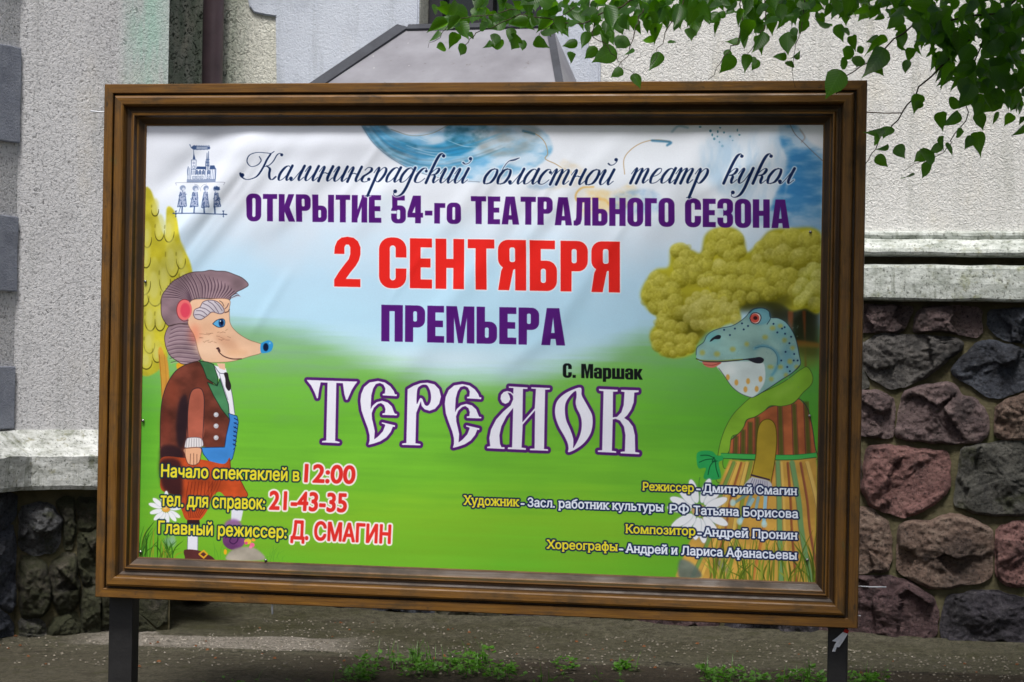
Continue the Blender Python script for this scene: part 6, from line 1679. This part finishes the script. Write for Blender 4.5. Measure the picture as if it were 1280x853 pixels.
L2 = [(1036, 2, 24, 190), (1048, 0, 28, 100), (1040, 30, 28, 190), (1050, 30, 30, 80), (1060, 35, 28, 120), (1065, 45, 22, 70), (1075, 10, 24, 20), (1085, 15, 22, 190),
      (1105, 20, 18, 160), (1128, 10, 28, 130), (1120, 2, 22, 300), (1098, 45, 22, 150), (1080, 60, 22, 150), (1068, 68, 24, 190), (1060, 78, 32, 160), (1052, 88, 36, 120), (1075, 70, 26, 110), (1088, 72, 28, 60),
      (1105, 60, 36, 110), (1122, 48, 30, 60), (1140, 60, 28, 100), (1132, 75, 26, 80), (1110, 50, 30, 170), (1150, 20, 30, 160), (1165, 10, 30, 190), (1160, 30, 36, 90), (1175, 25, 34, 110), (1165, 5, 32, 60), (1190, 15, 34, 100), (1180, 40, 34, 140), (1200, 40, 36, 80),
      (1210, 5, 36, 110), (1220, 30, 36, 95), (1215, 55, 34, 120), (1230, 10, 36, 60), (1245, 25, 38, 100), (1240, 50, 36, 70), (1260, 10, 38, 120), (1262, 40, 38, 90), (1275, 20, 36, 100), (1250, 70, 34, 120), (1235, 75, 30, 100), (1270, 65, 34, 80), (1285, 45, 34, 120),
      (1192, 80, 32, 130), (1185, 90, 26, 110), (1198, 100, 30, 60), (1210, 80, 28, 150), (1222, 85, 32, 80), (1215, 105, 32, 110), (1228, 100, 28, 60), (1240, 100, 34, 120), (1255, 95, 34, 80), (1268, 100, 36, 110), (1245, 110, 34, 70), (1280, 85, 34, 100), (1262, 120, 24, 100), (1275, 115, 26, 120),
      (1186, 128, 28, 0), (1150, 118, 32, 105), (1152, 128, 22, 130), (1176, 140, 24, 80), (1212, 118, 30, 130), (1228, 130, 28, 120), (1198, 140, 26, 130), (1222, 140, 22, 70), (1230, 120, 26, 50),
      (1112, 158, 22, 130), (1105, 162, 26, 150), (1100, 174, 22, 170), (1110, 180, 24, 150), (1095, 195, 26, 45), (1120, 182, 32, 70), (1168, 192, 34, 160), (1140, 216, 30, 135), (1165, 206, 30, 130), (1205, 165, 24, 150), (1180, 170, 24, 100), (1184, 178, 22, 60), (1176, 180, 18, 130), (1214, 170, 34, 110), (1222, 165, 32, 75), (1158, 190, 24, 140)]
for q in L1: leaf(*q, Y=7.0)
for q in L2: leaf(*q, Y=6.8)
for k in range(96):      # the close tangle in the corner and along the top edge
    if k < 76: x, y = lr.uniform(1130, 1295), lr.uniform(-25, 95); y = min(y, (x - 1130) * .8 + 5)
    else: x, y = lr.uniform(560, 1100), lr.uniform(-25, 8)
    leaf(x, y, lr.uniform(26, 36), lr.uniform(50, 140), 6.9)
# the many small leaves farther back on the same twigs, past the count one would name
def back_leaves():
    vs = []; fs = []; uv = []; rr = random.Random(21)
    src = [LEAFS[i] for i in range(6)]
    regions = [(540, 700, 0, 62, 50, 7.25), (680, 830, -10, 88, 90, 7.3), (820, 1010, -15, 80, 120, 7.3), (1000, 1140, -20, 70, 60, 7.2), (1110, 1300, -25, 125, 260, 7.15), (1150, 1290, 60, 160, 60, 7.1)]
    for x0, x1, y0, y1, n, Y in regions:
        for k in range(n):
            x, y = rr.uniform(x0, x1), rr.uniform(y0, y1)
            if x0 < 1100 and y > y0 + (y1 - y0) * (.45 + .5 * noise.noise((x * .03, 3, 0))) : y = rr.uniform(y0, y0 + 30)
            if x0 >= 1100 and y > (x - 1090) * .85 + 8: continue
            me = src[rr.randrange(6)]; s = rr.uniform(17, 27) / F_PX * Y
            a = math.radians(rr.uniform(50, 150)); d = Vector((math.cos(a), math.tan(math.radians(rr.uniform(-50, 50))), -math.sin(a))).normalized()
            sd2 = d.cross(Vector((0, -1, 0))).normalized(); m = Matrix((d, sd2, d.cross(sd2))).transposed().to_4x4() @ Matrix.Rotation(rr.uniform(-1.2, 1.2), 4, 'X')
            m = Matrix.Translation(tl(at_depth(x, y, Y + rr.uniform(-.15, .15)))) @ m @ Matrix.Scale(s, 4)
            b = len(vs)
            for v in me.vertices: vs.append(tuple(m @ v.co)); uv.append((v.co.x, v.co.y))
            for p in me.polygons: fs.append(tuple(b + i for i in p.vertices))
    o = mesh_obj('background_leaves', vs, fs, M['leaf'], tree, smooth=True, uvs=uv); tag(o, kind='stuff')
back_leaves()
# the crown above and beside the view: unseen leaf masses, placed partly to shade the right
def crown(n, centre, rad, seed, name='crown'):
    rr = np.random.default_rng(seed); vs = []; fs = []
    cl = rr.normal(size=(150, 3)); cl /= np.linalg.norm(cl, axis=1)[:, None]; cl *= rr.uniform(.35, 1, (150, 1))
    for i in range(n):
        c = cl[rr.integers(150)] * rad + rr.normal(size=3) * .28 + centre
        d = rr.normal(size=3); d /= np.linalg.norm(d); e_ = np.cross(d, rr.normal(size=3)); e_ /= np.linalg.norm(e_)
        s = rr.uniform(.08, .13); b = len(vs)
        if c[1] > 0 and c[2] < 1.5 + c[1] * .2 + .12: continue
        vs += [c - d * s * .5, c + e_ * s * .4, c + d * s * .6, c - e_ * s * .4]; fs.append((b, b + 1, b + 2, b + 3))
    keep = []
    o = mesh_obj(name, vs, fs, M['leaf'], tree, uvs=[(0, 0), (.5, .3), (1, 0), (.5, -.3)] * (len(vs) // 4)); o.location = -TL_
    tag(o, kind='stuff'); return o
crown(7000, np.array([4.2, 6.0, 5.6]), np.array([2.4, 2.4, 1.6]), 3)
crown(14000, np.array([2.0, 6.0, 4.05]), np.array([1.05, 1.3, .75]), 4)  # dense mass above the twigs, placed to shade the right side
crown(8000, np.array([3.1, 3.2, 4.4]), np.array([1.5, 1.9, 1.0]), 5)  # mass nearer the viewer, added to block sky light at right

# ------------------------------------------------------------------ weeds, litter
def weeds():
    rr = random.Random(5); vs = []; fs = []; uv = []
    def blade(p, h, a, w):
        b = len(vs); dx, dy = math.cos(a) * h * .5, math.sin(a) * h * .5
        sx, sy = -math.sin(a) * w, math.cos(a) * w
        vs.extend([(p[0] - sx, p[1] - sy, p[2]), (p[0] + sx, p[1] + sy, p[2]), (p[0] + dx * .4 + sx * .7, p[1] + dy * .4 + sy * .7, p[2] + h * .6), (p[0] + dx * .4 - sx * .7, p[1] + dy * .4 - sy * .7, p[2] + h * .6), (p[0] + dx, p[1] + dy, p[2] + h)])
        uv.extend([(0, .1), (0, .1), (.5, .1), (.5, .1), (1, .1)])
        fs.extend([(b, b + 1, b + 2, b + 3), (b + 3, b + 2, b + 4)])
    def lf(p, s, a, t):
        b = len(vs); d = Vector((math.cos(a), math.sin(a), t)).normalized(); e_ = d.cross(Vector((0, 0, 1))).normalized()
        q = Vector(p)
        for c, u in ((q, (0, 0)), (q + d * s * .5 + e_ * s * .42, (.5, .4)), (q + d * s, (1, 0)), (q + d * s * .5 - e_ * s * .42, (.5, -.4))): vs.append(tuple(c)); uv.append(u)
        fs.append((b, b + 1, b + 2, b + 3))
    def G(px, py):
        d = ray(px, py); t = -EYE / d.z; return EYEV + d * t
    spots = [(450, 470, 830, 850, 30), (470, 500, 822, 838, 12), (500, 545, 828, 850, 60), (545, 600, 832, 848, 50), (560, 615, 820, 836, 40), (600, 645, 838, 852, 50), (430, 460, 842, 856, 40), (690, 720, 832, 842, 14), (770, 795, 835, 842, 26), (875, 930, 840, 858, 70), (930, 990, 848, 860, 40), (990, 1035, 846, 858, 40), (1060, 1110, 848, 862, 60), (640, 780, 850, 862, 14), (240, 440, 852, 864, 10)]
    for x0, x1, y0, y1, n in spots:
        for k in range(n):
            p = G(rr.uniform(x0, x1), rr.uniform(y0, y1)); p.z = 0
            h = rr.uniform(.015, .05)
            for q in range(rr.randint(2, 4)):
                a = rr.uniform(0, 6.28); lf((p.x + rr.uniform(-.015, .015), p.y + rr.uniform(-.015, .015), h * rr.uniform(.4, 1)), rr.uniform(.014, .034), a, rr.uniform(-.2, .9))
            if rr.random() < .35: blade((p.x, p.y, 0), rr.uniform(.04, .11), rr.uniform(0, 6.28), .002)
    for (x, y) in ((518, 824), (516, 826), (521, 825), (512, 828), (524, 828), (536, 826), (495, 830), (604, 822), (607, 826), (1012, 846), (492, 833), (556, 832)):
        for k in range(5):
            p = G(x + rr.uniform(-3, 3), y + rr.uniform(0, 4)); blade((p.x, p.y, 0), rr.uniform(.05, .12), rr.uniform(0, 6.28), .0022)
    for (x, y) in ((607, 820), (612, 816), (455, 828), (515, 822), (1016, 838), (700, 834), (712, 832), (480, 840)):
        p = G(x, y + 12)
        for k in range(6): lf((p.x + rr.uniform(-.012, .012), p.y, rr.uniform(.03, .09)), .03, rr.uniform(0, 6.28), .4)
    o = mesh_obj('ground_weeds', vs, fs, M['weed'], uvs=uv)
    tag(o, 'low green weeds and grass growing out of the broken asphalt edge', 'weeds', kind='stuff')
weeds()
def litter():
    rr = random.Random(8)
    for name, mt, n, sz, lab in (('leaf_litter', 'litter', 110, (.005, .013), 'small brown leaf scraps scattered over the dirty asphalt'), ('asphalt_crumbs', 'crumbs', 2600, (.002, .009), 'loose dark and grey crumbs lying over the asphalt path'), ('pale_grit', 'chips', 420, (.002, .006), 'pale gravel crumbs scattered over the dirty asphalt')):
        vs = []; fs = []
        for k in range(n):
            if name == 'pale_grit' and k < 330: X, Y = rr.gauss(-1.35, .42), rr.gauss(10.35, .16)
            else: X = rr.uniform(-3.2, 3.2); Y = rr.uniform(9.5, 11.1 - .25 * X)
            s = rr.uniform(*sz); a = rr.uniform(0, 6.28); b = len(vs); c = Vector((X, Y, .016 + .018 * noise.noise((X * 1.1, Y * 1.6, 0)) + .006 * noise.noise((X * 5, Y * 6, 3)) - .012))
            m = 6
            for i in range(m): t = a + 6.283 * i / m; r_ = s * rr.uniform(.6, 1.1); vs.append(tuple(c + Vector((math.cos(t) * r_, math.sin(t) * r_ * .7, 0))))
            for i in range(m): t = a + 6.283 * i / m; r_ = s * rr.uniform(.3, .7); vs.append(tuple(c + Vector((math.cos(t) * r_, math.sin(t) * r_ * .7, s * rr.uniform(.4, .8)))))
            fs += [(b + i, b + (i + 1) % m, b + m + (i + 1) % m, b + m + i) for i in range(m)] + [tuple(b + m + i for i in range(m))]
        o = mesh_obj(name, vs, fs, M[mt]); tag(o, lab, 'litter' if mt == 'litter' else 'grit', kind='stuff')
litter()
